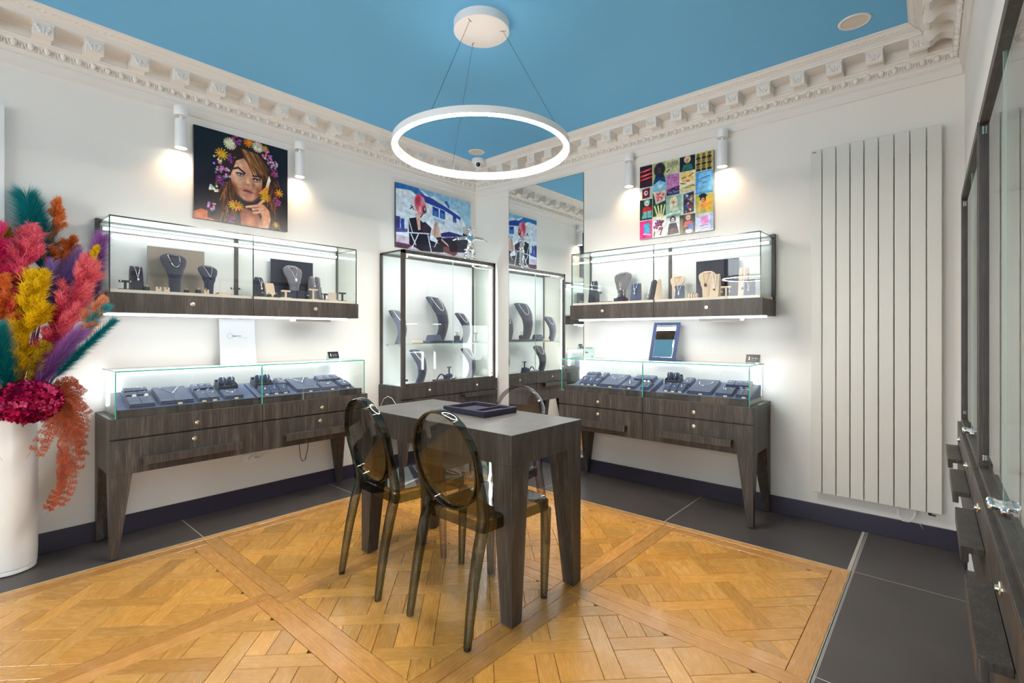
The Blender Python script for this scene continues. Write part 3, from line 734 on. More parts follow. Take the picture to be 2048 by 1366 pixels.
def poster(label,loc,rz,w,h,art,name):
    t=thing('wall_poster',label,'poster',loc,rz)
    obj('backing',MB().box(0,w,-.022,-.002,0,h),M['velvet_dk'],t)
    b=MB().add([(0,-.0224,0),(w,-.0224,0),(w,-.0224,h),(0,-.0224,h)],[(0,1,2,3)]); b.uv=[(0,0),(1,0),(1,1),(0,1)]
    obj('print',b,print_mat(name,art.image(name)),t); return t
# --- portrait
A=Art(420,420,(.035,.04,.085)); 
A.put(np.clip((.25-np.abs(A.X-.08))*2,0,.6)*np.clip(A.Y*1.2-.2,0,1),(.16,.09,.17)); A.put(np.clip((A.X-.85)*4,0,.5)*A.Y,(.12,.07,.15))
hair=(.17,.085,.04)
A.ell(.53,.36,.30,.33,hair,soft=.08); A.ell(.33,.62,.16,.30,hair,soft=.15); A.ell(.80,.62,.13,.33,hair,soft=.15); A.ell(.36,.9,.22,.2,(.11,.055,.03),soft=.3); A.ell(.84,.92,.12,.18,(.10,.05,.03),soft=.3)
for k in range(60):
    x=.27+random.random()*.14; y=.5+random.random()*.4; A.line((x,y),(x+random.uniform(-.05,.04),y+.12),.006,random.choice([(.62,.38,.14),(.40,.20,.08),(.75,.5,.22),(.22,.1,.05)]),.7)
for k in range(50):
    x=.76+random.random()*.12; y=.4+random.random()*.5; A.line((x,y),(x+random.uniform(-.03,.06),y+.13),.006,random.choice([(.5,.28,.1),(.3,.15,.07),(.2,.1,.05),(.62,.36,.16)]),.6)
A.poly([(0,1),(0,.93),(.07,.89),(.13,.90),(.13,.97),(.25,1)],(.80,.42,.22)); A.poly([(.46,.86),(.50,.80),(.66,.84),(.70,1),(.47,1)],(.62,.34,.22)); A.ell(.57,.93,.07,.09,(.78,.48,.32),soft=.6)
A.ell(.53,.45,.175,.265,(.84,.60,.47),rot=-.08,soft=.05); A.ell(.44,.40,.08,.16,(.95,.76,.64),soft=.7); A.ell(.545,.68,.10,.06,(.80,.55,.43),soft=.6)
A.ell(.40,.60,.05,.14,(.45,.24,.16),rot=-.45,soft=.9); A.ell(.66,.60,.05,.13,(.55,.32,.22),rot=.3,soft=.9); A.ell(.60,.50,.03,.08,(.70,.46,.35),soft=.8)
A.poly([(.36,.24),(.47,.11),(.62,.12),(.74,.24),(.76,.44),(.68,.43),(.60,.36),(.50,.23),(.42,.28),(.36,.46),(.33,.46)],hair)
for k in range(70):
    u=random.random(); A.line((.47+u*.18,.13+u*.02),(.60+u*.18,.38+random.uniform(-.08,.06)),.005,random.choice([(.36,.2,.09),(.56,.34,.15),(.20,.1,.05),(.78,.56,.30)]),.6)
A.line((.37,.385),(.44,.355),.013,(.18,.09,.05)); A.line((.44,.355),(.51,.40),.012,(.18,.09,.05)); A.line((.60,.41),(.69,.40),.010,(.2,.1,.06))
for ex,ey in ((.462,.425),(.640,.452)):
    A.ell(ex,ey,.052,.030,(.16,.07,.08),soft=.6); A.ell(ex,ey+.004,.034,.013,(.85,.80,.84),soft=.4); A.ell(ex+.004,ey+.002,.013,.013,(.25,.22,.34),soft=.4); A.line((ex-.045,ey-.008),(ex+.045,ey-.012),.006,(.05,.03,.03))
A.ell(.545,.525,.022,.018,(.60,.34,.27),soft=.7); A.ell(.545,.49,.016,.06,(.96,.78,.66),soft=.8)
A.ell(.545,.600,.062,.020,(.62,.25,.27),rot=.12,soft=.4); A.ell(.55,.622,.050,.020,(.80,.45,.46),rot=.12,soft=.4); A.line((.49,.605),(.61,.612),.004,(.3,.08,.1))
A.poly([(.62,.74),(.72,.72),(.78,.78),(.80,.88),(.77,1),(.66,1),(.70,.86)],(.84,.58,.44))
for p,q in (((.53,.785),(.66,.745)),((.60,.80),(.70,.77)),((.61,.835),(.71,.81)),((.66,.74),(.72,.67))): A.line(p,q,.019,(.90,.66,.52)); 
A.line((.54,.795),(.66,.765),.004,(.5,.28,.2)); A.ell(.69,.93,.03,.08,(.60,.36,.26),soft=.9)
Yl,Wh,Li,Pu=(.95,.68,.10),(.93,.92,.84),(.80,.58,.78),(.55,.25,.52)
A.flower(.27,.245,.062,Yl); A.flower(.355,.105,.062,Wh,16,(.85,.85,.4)); A.cluster(.43,.05,.05,Pu,18); A.flower(.555,.035,.055,(.95,.55,.08)); A.flower(.655,.06,.058,Wh,16,(.6,.7,.3)); A.flower(.735,.06,.036,Yl)
A.cluster(.755,.13,.055,Li,18); A.cluster(.82,.22,.055,Li,20); A.cluster(.84,.32,.05,Pu,18); A.cluster(.285,.45,.075,Li,30); A.cluster(.26,.55,.06,Pu,20); A.cluster(.20,.65,.05,(.9,.88,.9),14); A.cluster(.22,.33,.05,(.85,.7,.85),8); A.cluster(.36,.27,.05,Pu,12)
A.flower(.42,.79,.075,Yl,12,(.7,.4,.05),.7); A.poly([(.73,.55),(.78,.36),(.80,.42),(.77,.52)],(.95,.86,.76)); A.poly([(.66,.60),(.73,.52),(.78,.50),(.76,.64)],(.95,.60,.18)); A.flower(.735,.63,.055,(.97,.72,.12)); A.flower(.90,.55,.045,Yl,8); A.cluster(.87,.66,.05,Pu,14); A.cluster(.17,.85,.05,Li,10); A.cluster(.37,.96,.04,Pu,10); A.flower(.86,.94,.035,(.9,.8,.3),8)
poster('square portrait print of a woman crowned with flowers',(1.049,WY,1.953),0,.611,.608,A,'portrait_print')
# --- camper scene
A=Art(460,290,(.8,.85,.9)); A.grad((.42,.66,.84),(.80,.84,.90)); A.put(np.clip(A.X*1.2-.25,0,.75),(.60,.80,.90)); A.put((A.Y>.80)*1.,(.74,.70,.78))
A.poly([(0,.1),(.32,.02),(.42,.10),(.86,.30),(.97,.52),(.95,.72),(.5,.85),(0,.82)],(.82,.88,.93)); A.poly([(0,0),(.26,0),(.36,.10),(.30,.16),(.18,.07),(0,.09)],(.12,.42,.70)); A.poly([(.30,.09),(.42,.10),(.62,.19),(.85,.31),(.84,.36),(.60,.25),(.36,.20)],(.05,.22,.62)); A.poly([(.42,.10),(.62,.18),(.84,.30),(.82,.25),(.6,.12),(.46,.06)],(.78,.88,.92))
A.poly([(.61,.12),(.65,.08),(.69,.17),(.68,.21)],(.16,.40,.70))
for k in range(7): A.line((0,.20+.035*k),(.24,.24+.035*k),.004,(.55,.62,.78),.6)
for x0,x1,y0,y1 in ((.455,.535,.235,.385),(.555,.625,.25,.40),(.735,.785,.30,.415)): A.poly([(x0,y0),(x1,y0+.02),(x1,y1+.01),(x0,y1)],(.04,.22,.60)); A.poly([(x0+.012,y0+.06),(x1-.01,y0+.075),(x1-.01,y1),(x0+.012,y1-.01)],(.18,.48,.80))
A.poly([(.47,.42),(.62,.44),(.62,.50),(.47,.48)],(.62,.74,.84)); A.poly([(.71,.49),(.87,.50),(.87,.57),(.71,.56)],(.74,.82,.88)); A.poly([(.88,.45),(1,.46),(1,.60),(.88,.58)],(.72,.72,.76)); A.poly([(.88,.58),(1,.60),(1,.64),(.88,.62)],(.10,.10,.16))
A.poly([(0,.80),(.5,.84),(1,.72),(1,1),(0,1)],(.72,.68,.76)); A.poly([(0,.92),(.20,.93),(.14,1),(0,1)],(.32,.18,.28)); A.poly([(.55,.78),(.95,.66),(1,.68),(1,.95),(.78,.95),(.6,.86)],(.17,.17,.24)); A.poly([(.80,.93),(1,.90),(1,1),(.74,1)],(.80,.78,.84))
A.poly([(.56,.66),(.68,.60),(.90,.62),(.86,.70),(.58,.72)],(.12,.13,.40)); A.line((.56,.72),(.82,.66),.006,(.85,.88,.93)); A.poly([(.58,.73),(.75,.70),(.74,.86),(.64,.90)],(.07,.07,.22))
A.poly([(0,.52),(.05,.52),(.05,.70),(0,.71)],(.20,.22,.50)); A.poly([(.055,.54),(.10,.545),(.10,.72),(.06,.73)],(.17,.24,.62)); A.poly([(0,.70),(.14,.69),(.14,.74),(0,.77)],(.30,.30,.58))
A.poly([(.15,.52),(.26,.47),(.40,.62),(.42,.80),(.60,.86),(.60,.97),(.30,1),(.16,.92)],(.055,.055,.12)); A.poly([(.30,.55),(.36,.52),(.44,.60),(.42,.74),(.32,.72)],(.20,.12,.20)); A.poly([(.23,.40),(.29,.42),(.30,.66),(.27,.68)],(.86,.68,.62))
A.poly([(.44,.70),(.49,.46),(.53,.50),(.58,.74),(.50,.76)],(.78,.66,.62)); A.line((.495,.50),(.48,.72),.006,(.45,.32,.32)); A.poly([(.50,.74),(.57,.72),(.68,.86),(.64,.93),(.52,.82)],(.10,.08,.12)); A.line((.58,.76),(.69,.86),.018,(.86,.70,.66)); A.poly([(.60,.87),(.72,.86),(.80,.95),(.76,1),(.60,.96)],(.42,.24,.26)); A.poly([(.66,.80),(.76,.66),(.79,.74),(.80,.92),(.70,.94)],(.05,.05,.10))
A.ell(.295,.255,.075,.175,(.84,.34,.45),rot=-.25,soft=.12); A.ell(.27,.20,.04,.10,(.70,.16,.24),soft=.5); A.ell(.33,.19,.03,.08,(.93,.74,.80),soft=.6); A.ell(.30,.35,.05,.09,(.90,.60,.66),soft=.5); A.ell(.345,.325,.032,.075,(.26,.14,.14),rot=-.2,soft=.3); A.ell(.352,.315,.012,.03,(.80,.70,.66),soft=.4); A.line((.33,.39),(.30,.46),.012,(.20,.10,.14))
for k in range(22): A.line((.24+random.random()*.11,.11+random.random()*.16),(.25+random.random()*.12,.26+random.random()*.16),.0035,random.choice([(.95,.72,.78),(.60,.10,.18),(.86,.42,.52)]),.7)
A.line((.17,.36),(.20,.32),.010,(.14,.10,.16)); A.line((.18,.30),(.21,.36),.008,(.14,.10,.16)); A.line((.21,.34),(.25,.38),.012,(.80,.60,.56))
cw=(.88,.90,.95)
for p,q in (((.15,.52),(.20,.74)),((.14,.745),(.41,.70)),((.27,.74),(.19,.99)),((.39,.71),(.44,1.0)),((.18,.76),(.24,.92)),((.52,.78),(.48,.90))): A.line(p,q,.011,cw)
poster('wide print of a pink-haired woman in a folding chair by a silver camper',(2.625,WY,1.970),0,.926,.580,A,'camper_print')
# --- collage of twenty little pictures
A=Art(420,420,(.80,.80,.74)); cx=[0,.19,.385,.565,.775,1]
def cell(u0,v0,u1,v1,bg): A.poly([(u0+.004,v0+.004),(u1-.004,v0+.004),(u1-.004,v1-.004),(u0+.004,v1-.004)],bg)
def head(u,v,s,skin,hairc,coat,wide=1.5): A.ell(u,v-.15*s,.55*s,.62*s,hairc,soft=.1); A.poly([(u-.9*s,v+1.5*s),(u-.6*s,v+.55*s),(u+.6*s,v+.55*s),(u+.9*s,v+1.5*s)],coat); A.ell(u,v,.34*s,.46*s,skin,soft=.15); A.line((u-.15*s,v-.05*s),(u-.05*s,v-.05*s),.005,(.1,.08,.1)); A.line((u+.05*s,v-.05*s),(u+.15*s,v-.05*s),.005,(.1,.08,.1)); A.line((u-.08*s,v+.25*s),(u+.08*s,v+.25*s),.005,(.6,.15,.2))
sk=(.88,.70,.58)
cell(0,0,cx[1],.30,(.13,.03,.11)); 
for y in (.08,.14,.19): A.line((.02,y),(.17,y-.02),.016,(.85,.12,.20)); A.line((.05,y),(.14,y-.015),.005,(1,.65,.65))
for k in range(8): A.line((.03+.02*k,.22),(.03+.02*k,.28),.003,(.45,.08,.15))
cell(cx[1],0,cx[2],.39,(.62,.72,.42)); A.ell(.29,.10,.085,.10,(.16,.09,.14),soft=.15); head(.29,.11,.09,(.20,.17,.20),(.14,.08,.12),(.06,.08,.12)); A.poly([(.20,.28),(.23,.20),(.36,.20),(.38,.28)],(.05,.20,.45)); A.poly([(cx[1],.38),(.20,.29),(.29,.24),(.385,.29),(.385,.38)],(.50,.74,.86)); A.ell(.30,.32,.05,.03,(.8,.9,.94),soft=.6)
cell(cx[2],0,cx[3],.185,(.74,.76,.56)); 
for k in range(14): A.line((.40+.011*k,.03),(.40+.011*k,.03+random.uniform(.03,.10)),.004,(.42,.36,.40),.8)
A.line((.39,.15),(.43,.13),.008,(.1,.08,.1))
cell(cx[3],0,cx[4],.20,(.05,.06,.08)); head(.67,.06,.085,(.86,.68,.56),(.82,.74,.60),(.16,.40,.38))
cell(cx[4],0,1,.235,(.70,.64,.30))
for i in range(3):
    for j in range(3): head(.81+.07*i,.035+.075*j,.032,(.88,.78,.52),(.12,.08,.08),(.10,.08,.12))
cell(0,.305,cx[1],.455,(.72,.76,.78)); A.poly([(.04,.32),(.15,.31),(.15,.44),(.04,.45)],(.36,.05,.10)); A.ell(.095,.375,.035,.04,(.86,.80,.80),soft=.3); A.ell(.10,.372,.014,.016,(.1,.12,.3),soft=.3)
cell(cx[2],.19,cx[3],.47,(.72,.48,.72)); A.poly([(.39,.47),(.39,.39),(.565,.36),(.565,.47)],(.09,.08,.25)); 
for k in range(40): A.ell(.40+random.random()*.16,.22+random.random()*.22,.010,.008,random.choice([(.92,.35,.60),(.95,.60,.75),(.45,.25,.60),(.70,.16,.45)]))
for k in range(12): A.line((.40+random.random()*.16,.40+random.random()*.06),(.41+random.random()*.15,.42+random.random()*.04),.003,(.55,.6,.85))
cell(cx[3],.205,cx[4],.45,(.90,.84,.58)); A.ell(.67,.27,.085,.075,(.93,.80,.50),soft=.2); A.line((.60,.28),(.65,.27),.006,(.08,.05,.06)); A.line((.69,.27),(.74,.24),.006,(.08,.05,.06)); A.ell(.68,.325,.03,.014,(.80,.35,.40)); A.ell(.67,.40,.07,.03,(.70,.62,.30),soft=.5); A.line((.58,.34),(.76,.40),.006,(.2,.16,.1)); A.poly([(.58,.36),(.77,.36),(.77,.38),(.58,.40)],(.88,.88,.84))
cell(cx[4],.24,1,.53,(.30,.60,.86)); A.poly([(.82,.26),(.98,.25),(.99,.50),(.80,.50)],(.46,.74,.93)); A.line((.84,.33),(.95,.31),.006,(.15,.35,.60)); A.line((.86,.39),(.93,.38),.004,(.2,.4,.66))
cell(0,.46,cx[1],.745,(.06,.16,.14)); head(.11,.52,.085,(.88,.78,.74),(.35,.66,.72),(.75,.10,.12)); A.poly([(.03,.72),(.06,.63),(.17,.62),(.18,.72)],(.42,.74,.76)); A.line((.11,.63),(.11,.72),.005,(.1,.2,.2))
cell(cx[1],.395,cx[2],.72,(.08,.26,.12)); A.poly([(.20,.40),(.38,.39),(.37,.52),(.24,.56)],(.86,.78,.74)); A.cluster(.29,.45,.06,(.85,.40,.45),18); 
for k in range(4): A.line((.27+.02*k,.74),(.22+.048*k,.58),.013,(.86,.86,.66))
A.ell(.29,.73,.07,.05,(.86,.84,.62),soft=.3)
cell(cx[2],.475,cx[3]+.03,.77,(.55,.72,.66)); A.ell(.485,.58,.06,.11,(.90,.86,.72),soft=.15); head(.485,.57,.07,(.90,.76,.66),(.90,.86,.70),(.80,.82,.74)); A.line((.40,.72),(.57,.70),.016,(.86,.92,.86),.8); A.line((.40,.755),(.57,.74),.012,(.25,.45,.35),.6)
cell(cx[3]+.035,.455,cx[4],.745,(.82,.84,.80)); A.poly([(.62,.49),(.755,.47),(.755,.73),(.62,.74)],(.16,.18,.26)); 
for k in range(30): A.ell(.635+random.random()*.11,.50+random.random()*.22,.014,.016,random.choice([(.10,.35,.70),(.85,.35,.15),(.90,.75,.55),(.6,.2,.25),(.2,.6,.75)]))
cell(cx[4],.535,1,.775,(.70,.70,.28)); A.ell(.87,.55,.05,.03,(.06,.06,.08),soft=.2); A.ell(.93,.66,.06,.10,(.88,.66,.24),soft=.2); head(.87,.60,.07,sk,(.10,.08,.08),(.93,.62,.08)); A.ell(.87,.552,.055,.028,(.05,.05,.07),soft=.2); A.line((.82,.74),(.84,.62),.016,(.90,.68,.52))
cell(0,.75,cx[1],1,(.93,.12,.55)); A.poly([(.06,.80),(.14,.78),(.15,.92),(.07,.93)],(.22,.70,.84)); A.poly([(.15,.78),(.18,.77),(.18,.96),(.16,.97)],(.70,.35,.50)); A.line((.06,.93),(.16,.95),.012,(.90,.70,.80)); A.line((.07,.95),(.07,.98),.006,(.2,.05,.2))
cell(cx[1],.725,cx[2],1,(.90,.90,.90)); A.cluster(.27,.84,.07,(.62,.25,.55),20); A.cluster(.31,.83,.06,(.40,.16,.14),16); A.line((.33,.88),(.30,.97),.010,(.40,.18,.20)); A.line((.22,.92),(.21,.98),.008,(.30,.2,.3))
cell(cx[2],.775,cx[3],1,(.84,.87,.90)); head(.475,.80,.075,(.92,.92,.92),(.12,.12,.14),(.08,.08,.10)); A.poly([(.40,.99),(.42,.88),(.53,.87),(.56,.98)],(.08,.08,.10)); A.poly([(.43,.90),(.51,.89),(.51,.97),(.43,.98)],(.20,.08,.11)); A.line((.44,.93),(.50,.92),.004,(.75,.4,.45))
cell(cx[3],.75,cx[4],1,(.12,.14,.10)); A.poly([(.57,.80),(.61,.80),(.61,.98),(.57,.99)],(.45,.38,.12)); head(.68,.80,.075,(.92,.82,.74),(.72,.45,.35),(.80,.30,.30)); A.poly([(.68,.90),(.75,.86),(.75,.96),(.69,.97)],(.22,.42,.72)); A.ell(.69,.97,.06,.03,(.92,.90,.88),soft=.3)
cell(cx[4],.78,1,1,(.74,.78,.90)); A.poly([(.84,.82),(.93,.80),(.95,.90),(.86,.92)],(.86,.50,.78)); A.poly([(.96,.79),(.995,.79),(.995,.97),(.96,.98)],(.55,.66,.86)); A.line((.83,.93),(.93,.92),.006,(.35,.25,.45)); A.line((.85,.96),(.94,.95),.005,(.86,.45,.55))
poster('square poster collage of twenty small pictures',(WX,1.811,1.943),R90,.575,.580,A,'collage_print')

# ================================================================ SMALL THINGS ON THE COUNTERS AND WALLS
sheet=(.80,.81,.82); ink=(.40,.41,.42)
A=Art(240,320,sheet)
for k in range(14):
    a=2*PI*k/14; A.line((.285+.04*math.cos(a)/A.asp,.385+.04*math.sin(a)),(.285+.078*math.cos(a)/A.asp,.385+.078*math.sin(a)),.005,(.62,.63,.63),.9)
x=.345
for k,wd in enumerate((.030,.026,.026,.024,.014,.028,.026,.012,.026,.028,.022)):
    c=ink if k<4 else (.60,.61,.62); A.line((x,.405),(x,.372),.0045,c); A.line((x+wd*.55,.405),(x+wd*.55,.378),.004,c)
    if k%2: A.line((x,.388),(x+wd*.55,.388),.004,c)
    else: A.line((x,.374),(x+wd*.55,.374),.004,c)
    x+=wd
A.line((.50,.428),(.82,.428),.006,(.66,.67,.68))
p=thing('brand_panel','white panel with a small grey sunburst logo leaning between the cases on the bouquet wall','panel',(1.190,3.612,.9975),0)
b=MB().add([(0,0,0),(.227,0,0),(.227,.012,0),(0,.012,0),(0,.035,.297),(.227,.035,.297),(.227,.047,.297),(0,.047,.297)],[(0,1,5,4),(1,2,6,5),(2,3,7,6),(3,0,4,7),(4,5,6,7),(0,3,2,1)])
b.uv=[(0,0),(1,0),(1,1),(0,1)]+[(.01,.01)]*20
obj('sheet',b,print_mat('panel_print',A.image('panel_print',.0),.35),p)
def card(label,loc,rz):
    A=Art(160,90,(.05,.055,.075)); A.ell(.24,.36,.06,.12,(.85,.86,.92),soft=.3); A.ell(.24,.62,.07,.12,(.9,.9,.96),soft=.3); A.line((.24,.36),(.24,.62),.05,(.85,.86,.92))
    for x0,x1 in ((.44,.60),(.68,.86)):
        A.line((x0,.34),(x0,.58),.035,(.72,.72,.78)); A.line((x0+.06,.44),(x0+.06,.60),.03,(.66,.66,.72)); A.line((x0+.12,.46),(x1,.57),.04,(.60,.60,.68))
    A.line((.38,.74),(.80,.76),.022,(.52,.55,.62))
    t=thing('counter_card',label,'sign',loc,rz)
    b=MB().add([(0,0,0),(.086,0,0),(.086,.022,.050),(0,.022,.050)],[(0,1,2,3)]); b.uv=[(0,0),(1,0),(1,1),(0,1)]
    obj('card_face',b,print_mat('card_print',A.image('card_print',0),.3),t,loc=(0,-.0006,.010))
    obj('card_stand',MB().add([(0,0,0),(.086,0,0),(.086,.04,0),(0,.04,0),(0,.022,.060),(.086,.022,.060),(.086,.026,.060),(0,.026,.060)],[(0,3,2,1),(0,1,5,4),(1,2,6,5),(2,3,7,6),(3,0,4,7),(4,5,6,7)]),M['acrylic'],t)
    return t
card('small black sign card on the case top at the corner end of the bouquet-side counter',(1.886,3.48,.9975),0)
card('small black sign card on the case top at the radiator end of the counter',(3.48,.979,.9975),R90)
t=thing('acrylic_sign','small clear acrylic sign block on the case top beside the tall mirror','sign',(3.515,2.254,.9975),R90)
obj('block',MB().box(0,.085,0,.012,0,.084),M['acrylic'],t,bev=.002)
b=MB().box(.004,.012,-.0006,0,.074,.081); 
for x,w in ((.020,.012),(.036,.010),(.048,.012),(.062,.008)): b.box(x,x+w,-.0006,0,.0745,.0805)
b.box(.006,.032,-.0006,0,.036,.044).box(.006,.010,-.0006,0,.03,.05).box(.010,.074,-.0006,0,.006,.008).box(.066,.076,-.0006,0,.004,.012)
obj('lettering',b,plain('letter_dark',(.06,.09,.09),.5),t)
t=thing('table_mirror','blue velvet framed table mirror tilted back on the counter case top','mirror',(3.475,1.665,.9985),R90+math.radians(-1))
TL=Matrix.Rotation(math.radians(-19),4,'X')
w,h=.207,.297; b=MB().box(0,w,0,.012,0,.024).box(0,w,0,.012,h-.022,h).box(0,.028,0,.012,.024,h-.022).box(w-.028,w,0,.012,.024,h-.022); obj('frame',b.xf(TL),M['velvet'],t,bev=.001)
b=MB().box(.026,w-.026,.004,.010,.022,h-.020); obj('mirror_glass',b.xf(TL),M['mirror'],t)
b=MB().box(.026,.0285,.001,.010,.024,h-.022).box(w-.0285,w-.026,.001,.010,.024,h-.022).box(.026,w-.026,.001,.010,.0225,.025).box(.026,w-.026,.001,.010,h-.023,h-.0205); obj('inner_rim',b.xf(TL),M['silver'],t)
obj('easel_foot',MB().box(w-.02,w+.045,-.004,.05,0,.008).extr_x([(.012,.004),(.11,.0),(.118,.0),(.07,.16)],w*.4,w*.6),M['velvet'],t,bev=.001)
# outlet, plug and leads
t=thing('wall_outlet','white double wall outlet with a plug below the bouquet-side console','outlet',(1.361,WY,.283))
obj('plate',MB().box(0,.083,-.008,0,0,.060),M['white'],t,bev=.003); obj('plug',MB().cyl((.045,-.008,.032),.018,.030,14,'y').box(.04,.09,-.036,-.026,.018,.034),M['white'],t,bev=.002)
b=MB().tube([(1.43,3.655,.305),(1.50,3.66,.335),(1.58,3.66,.38),(1.66,3.665,.43),(1.69,3.665,.48)],.0022,6); tag(obj('power_lead',b,M['cable'],smooth=True),'thin white lead running from the wall outlet up under the console','cable')
b=MB().tube([(1.745,3.66,.47),(1.742,3.655,.36),(1.748,3.65,.26),(1.765,3.648,.228),(1.785,3.648,.235),(1.803,3.65,.30),(1.815,3.655,.38),(1.822,3.66,.47)],.0025,6); tag(obj('hanging_cable',b,M['cable_dk'],smooth=True),'dark cable hanging in a loop below the bouquet-side console','cable')
b=MB().tube([(2.445,3.70-.03,.50),(2.44,3.62,.585),(2.437,3.575,.64),(2.437,3.52,.665),(2.437,3.46,.655),(2.44,3.41,.61),(2.445,3.39,.52)],.003,6); tag(obj('white_cable',b,M['cable'],smooth=True),'white cable arching against the side of the corner display cabinet','cable')
# shelf at the far edge of the bouquet wall
t=thing('wall_shelf','white framed wall shelf cut by the edge of the photo above the bouquet','shelf',(-.62,WY,1.72))
b=MB().box(0,.02,-.03,-.0005,0,.66).box(.785,.81,-.03,-.0005,0,.66).box(.02,.785,-.03,-.0005,.64,.66).box(.02,.785,-.03,-.0005,0,.02).box(.02,.785,-.006,-.0005,.02,.64)
obj('frame',b,M['white'],t)
for z in (.20,.45): obj('shelf_board',MB().box(.02,.785,-.03,-.006,z,z+.02),M['white'],t)
t=thing('shelf_box','taupe box standing in the white wall shelf','box',(.02,WY-.0065,1.9405)); obj('box_body',MB().box(0,.135,-.022,-.0,0,.13),M['taupe'],t,bev=.002); obj('box_label',MB().box(.03,.1,-.023,-.022,.03,.09),M['white'],t)
# chrome figurine
t=thing('chrome_figurine','chrome figurine with a hat and outstretched arms on top of the corner display cabinet','figurine',(3.262,3.372,1.897),math.radians(-36)); t.scale=(1.12,)*3
J=[((0,0,.125),.026),((0,0,.165),.032),((0,0,.195),.020),((0,-.004,.222),.024),((0,-.002,.245),.019),((-.03,0,.185),.017),((-.070,-.005,.180),.014),((-.115,-.012,.170),.015),((.03,0,.185),.017),((.075,0,.183),.014),((.118,0,.172),.013),((-.020,0,.095),.021),((-.030,.002,.055),.017),((-.040,-.004,.018),.019),((.020,0,.095),.021),((.028,.002,.055),.017),((.036,-.004,.018),.019),((-.048,-.03,.012),.011),((.046,-.03,.012),.011)]
ED=[(0,1),(1,2),(2,3),(3,4),(1,5),(5,6),(6,7),(1,8),(8,9),(9,10),(0,11),(11,12),(12,13),(0,14),(14,15),(15,16),(13,17),(16,18)]
me=bpy.data.meshes.new('body'); me.from_pydata([j[0] for j in J],ED,[]); bo=bpy.data.objects.new('body',me); COL.objects.link(bo); bo.parent=t
me.materials.append(M['chrome']); sm=bo.modifiers.new('skin','SKIN'); sm.use_smooth_shade=True
for v,(p_,r_) in zip(me.skin_vertices[0].data,J): v.radius=(r_*.95,r_*.95); v.use_root=False
me.skin_vertices[0].data[0].use_root=True
sb=bo.modifiers.new('sub','SUBSURF'); sb.levels=2; sb.render_levels=2
obj('hat',MB().lathe([(.034,.248),(.036,.252),(.022,.256),(.018,.275),(.008,.284),(.0005,.285)],(0,-.002,0),18),M['chrome'],t,smooth=True)
b=MB().ball((-.009,-.025,.228),.005,.003,.005,8,5).ball((.009,-.025,.228),.005,.003,.005,8,5).ball((0,-.029,.219),.005,.006,.005,8,5)
for s in (-1,1):
    for k in range(4): b.ball((s*(.125+.006*k),-.014+.008*k if s<0 else -.008+.007*k,.168-.002*k),.009,.005,.005,8,5)
    for z in (.085,.06,.035): b.tube([(s*.03+.022*math.cos(q)*s,.020*math.sin(q),z) for q in [2*PI*i/10 for i in range(10)]],.004,5,True)
obj('trim',b,M['chrome'],t,smooth=True)
# ================================================================ BOUQUET
VX,VY,VZ=.200,3.552,.772
t=thing('floor_vase','tall white cylinder vase standing on the grey tiles','vase',(VX,VY,0))
obj('vessel',MB().lathe([(.0,.004),(.098,.004),(.102,.008),(.102,.022),(.098,.026),(.1045,.030),(.107,.10),(.108,VZ-.01),(.106,VZ),(.100,VZ-.004),(.098,.05),(0,.05)],(0,0,0),64),M['ceramic'],t,auto=.5)
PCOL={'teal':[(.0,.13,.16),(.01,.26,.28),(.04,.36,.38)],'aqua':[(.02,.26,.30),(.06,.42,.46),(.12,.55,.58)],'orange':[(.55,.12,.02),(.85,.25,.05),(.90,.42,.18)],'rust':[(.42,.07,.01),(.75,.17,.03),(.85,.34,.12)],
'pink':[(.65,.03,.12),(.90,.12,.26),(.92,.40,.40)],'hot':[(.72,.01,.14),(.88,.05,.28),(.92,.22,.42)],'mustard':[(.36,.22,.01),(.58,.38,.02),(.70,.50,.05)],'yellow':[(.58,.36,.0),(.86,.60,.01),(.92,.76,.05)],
'lilac':[(.20,.12,.42),(.40,.25,.62),(.60,.44,.76)],'purple':[(.20,.05,.28),(.40,.14,.50),(.60,.28,.66)],'violet':[(.22,.08,.32),(.42,.17,.52),(.60,.34,.68)],'coral':[(.72,.06,.15),(.92,.20,.28),(.95,.45,.42)],'peach':[(.70,.22,.06),(.88,.42,.22),(.92,.56,.38)],'crimson':[(.40,.01,.05),(.66,.02,.10),(.80,.10,.20)]}
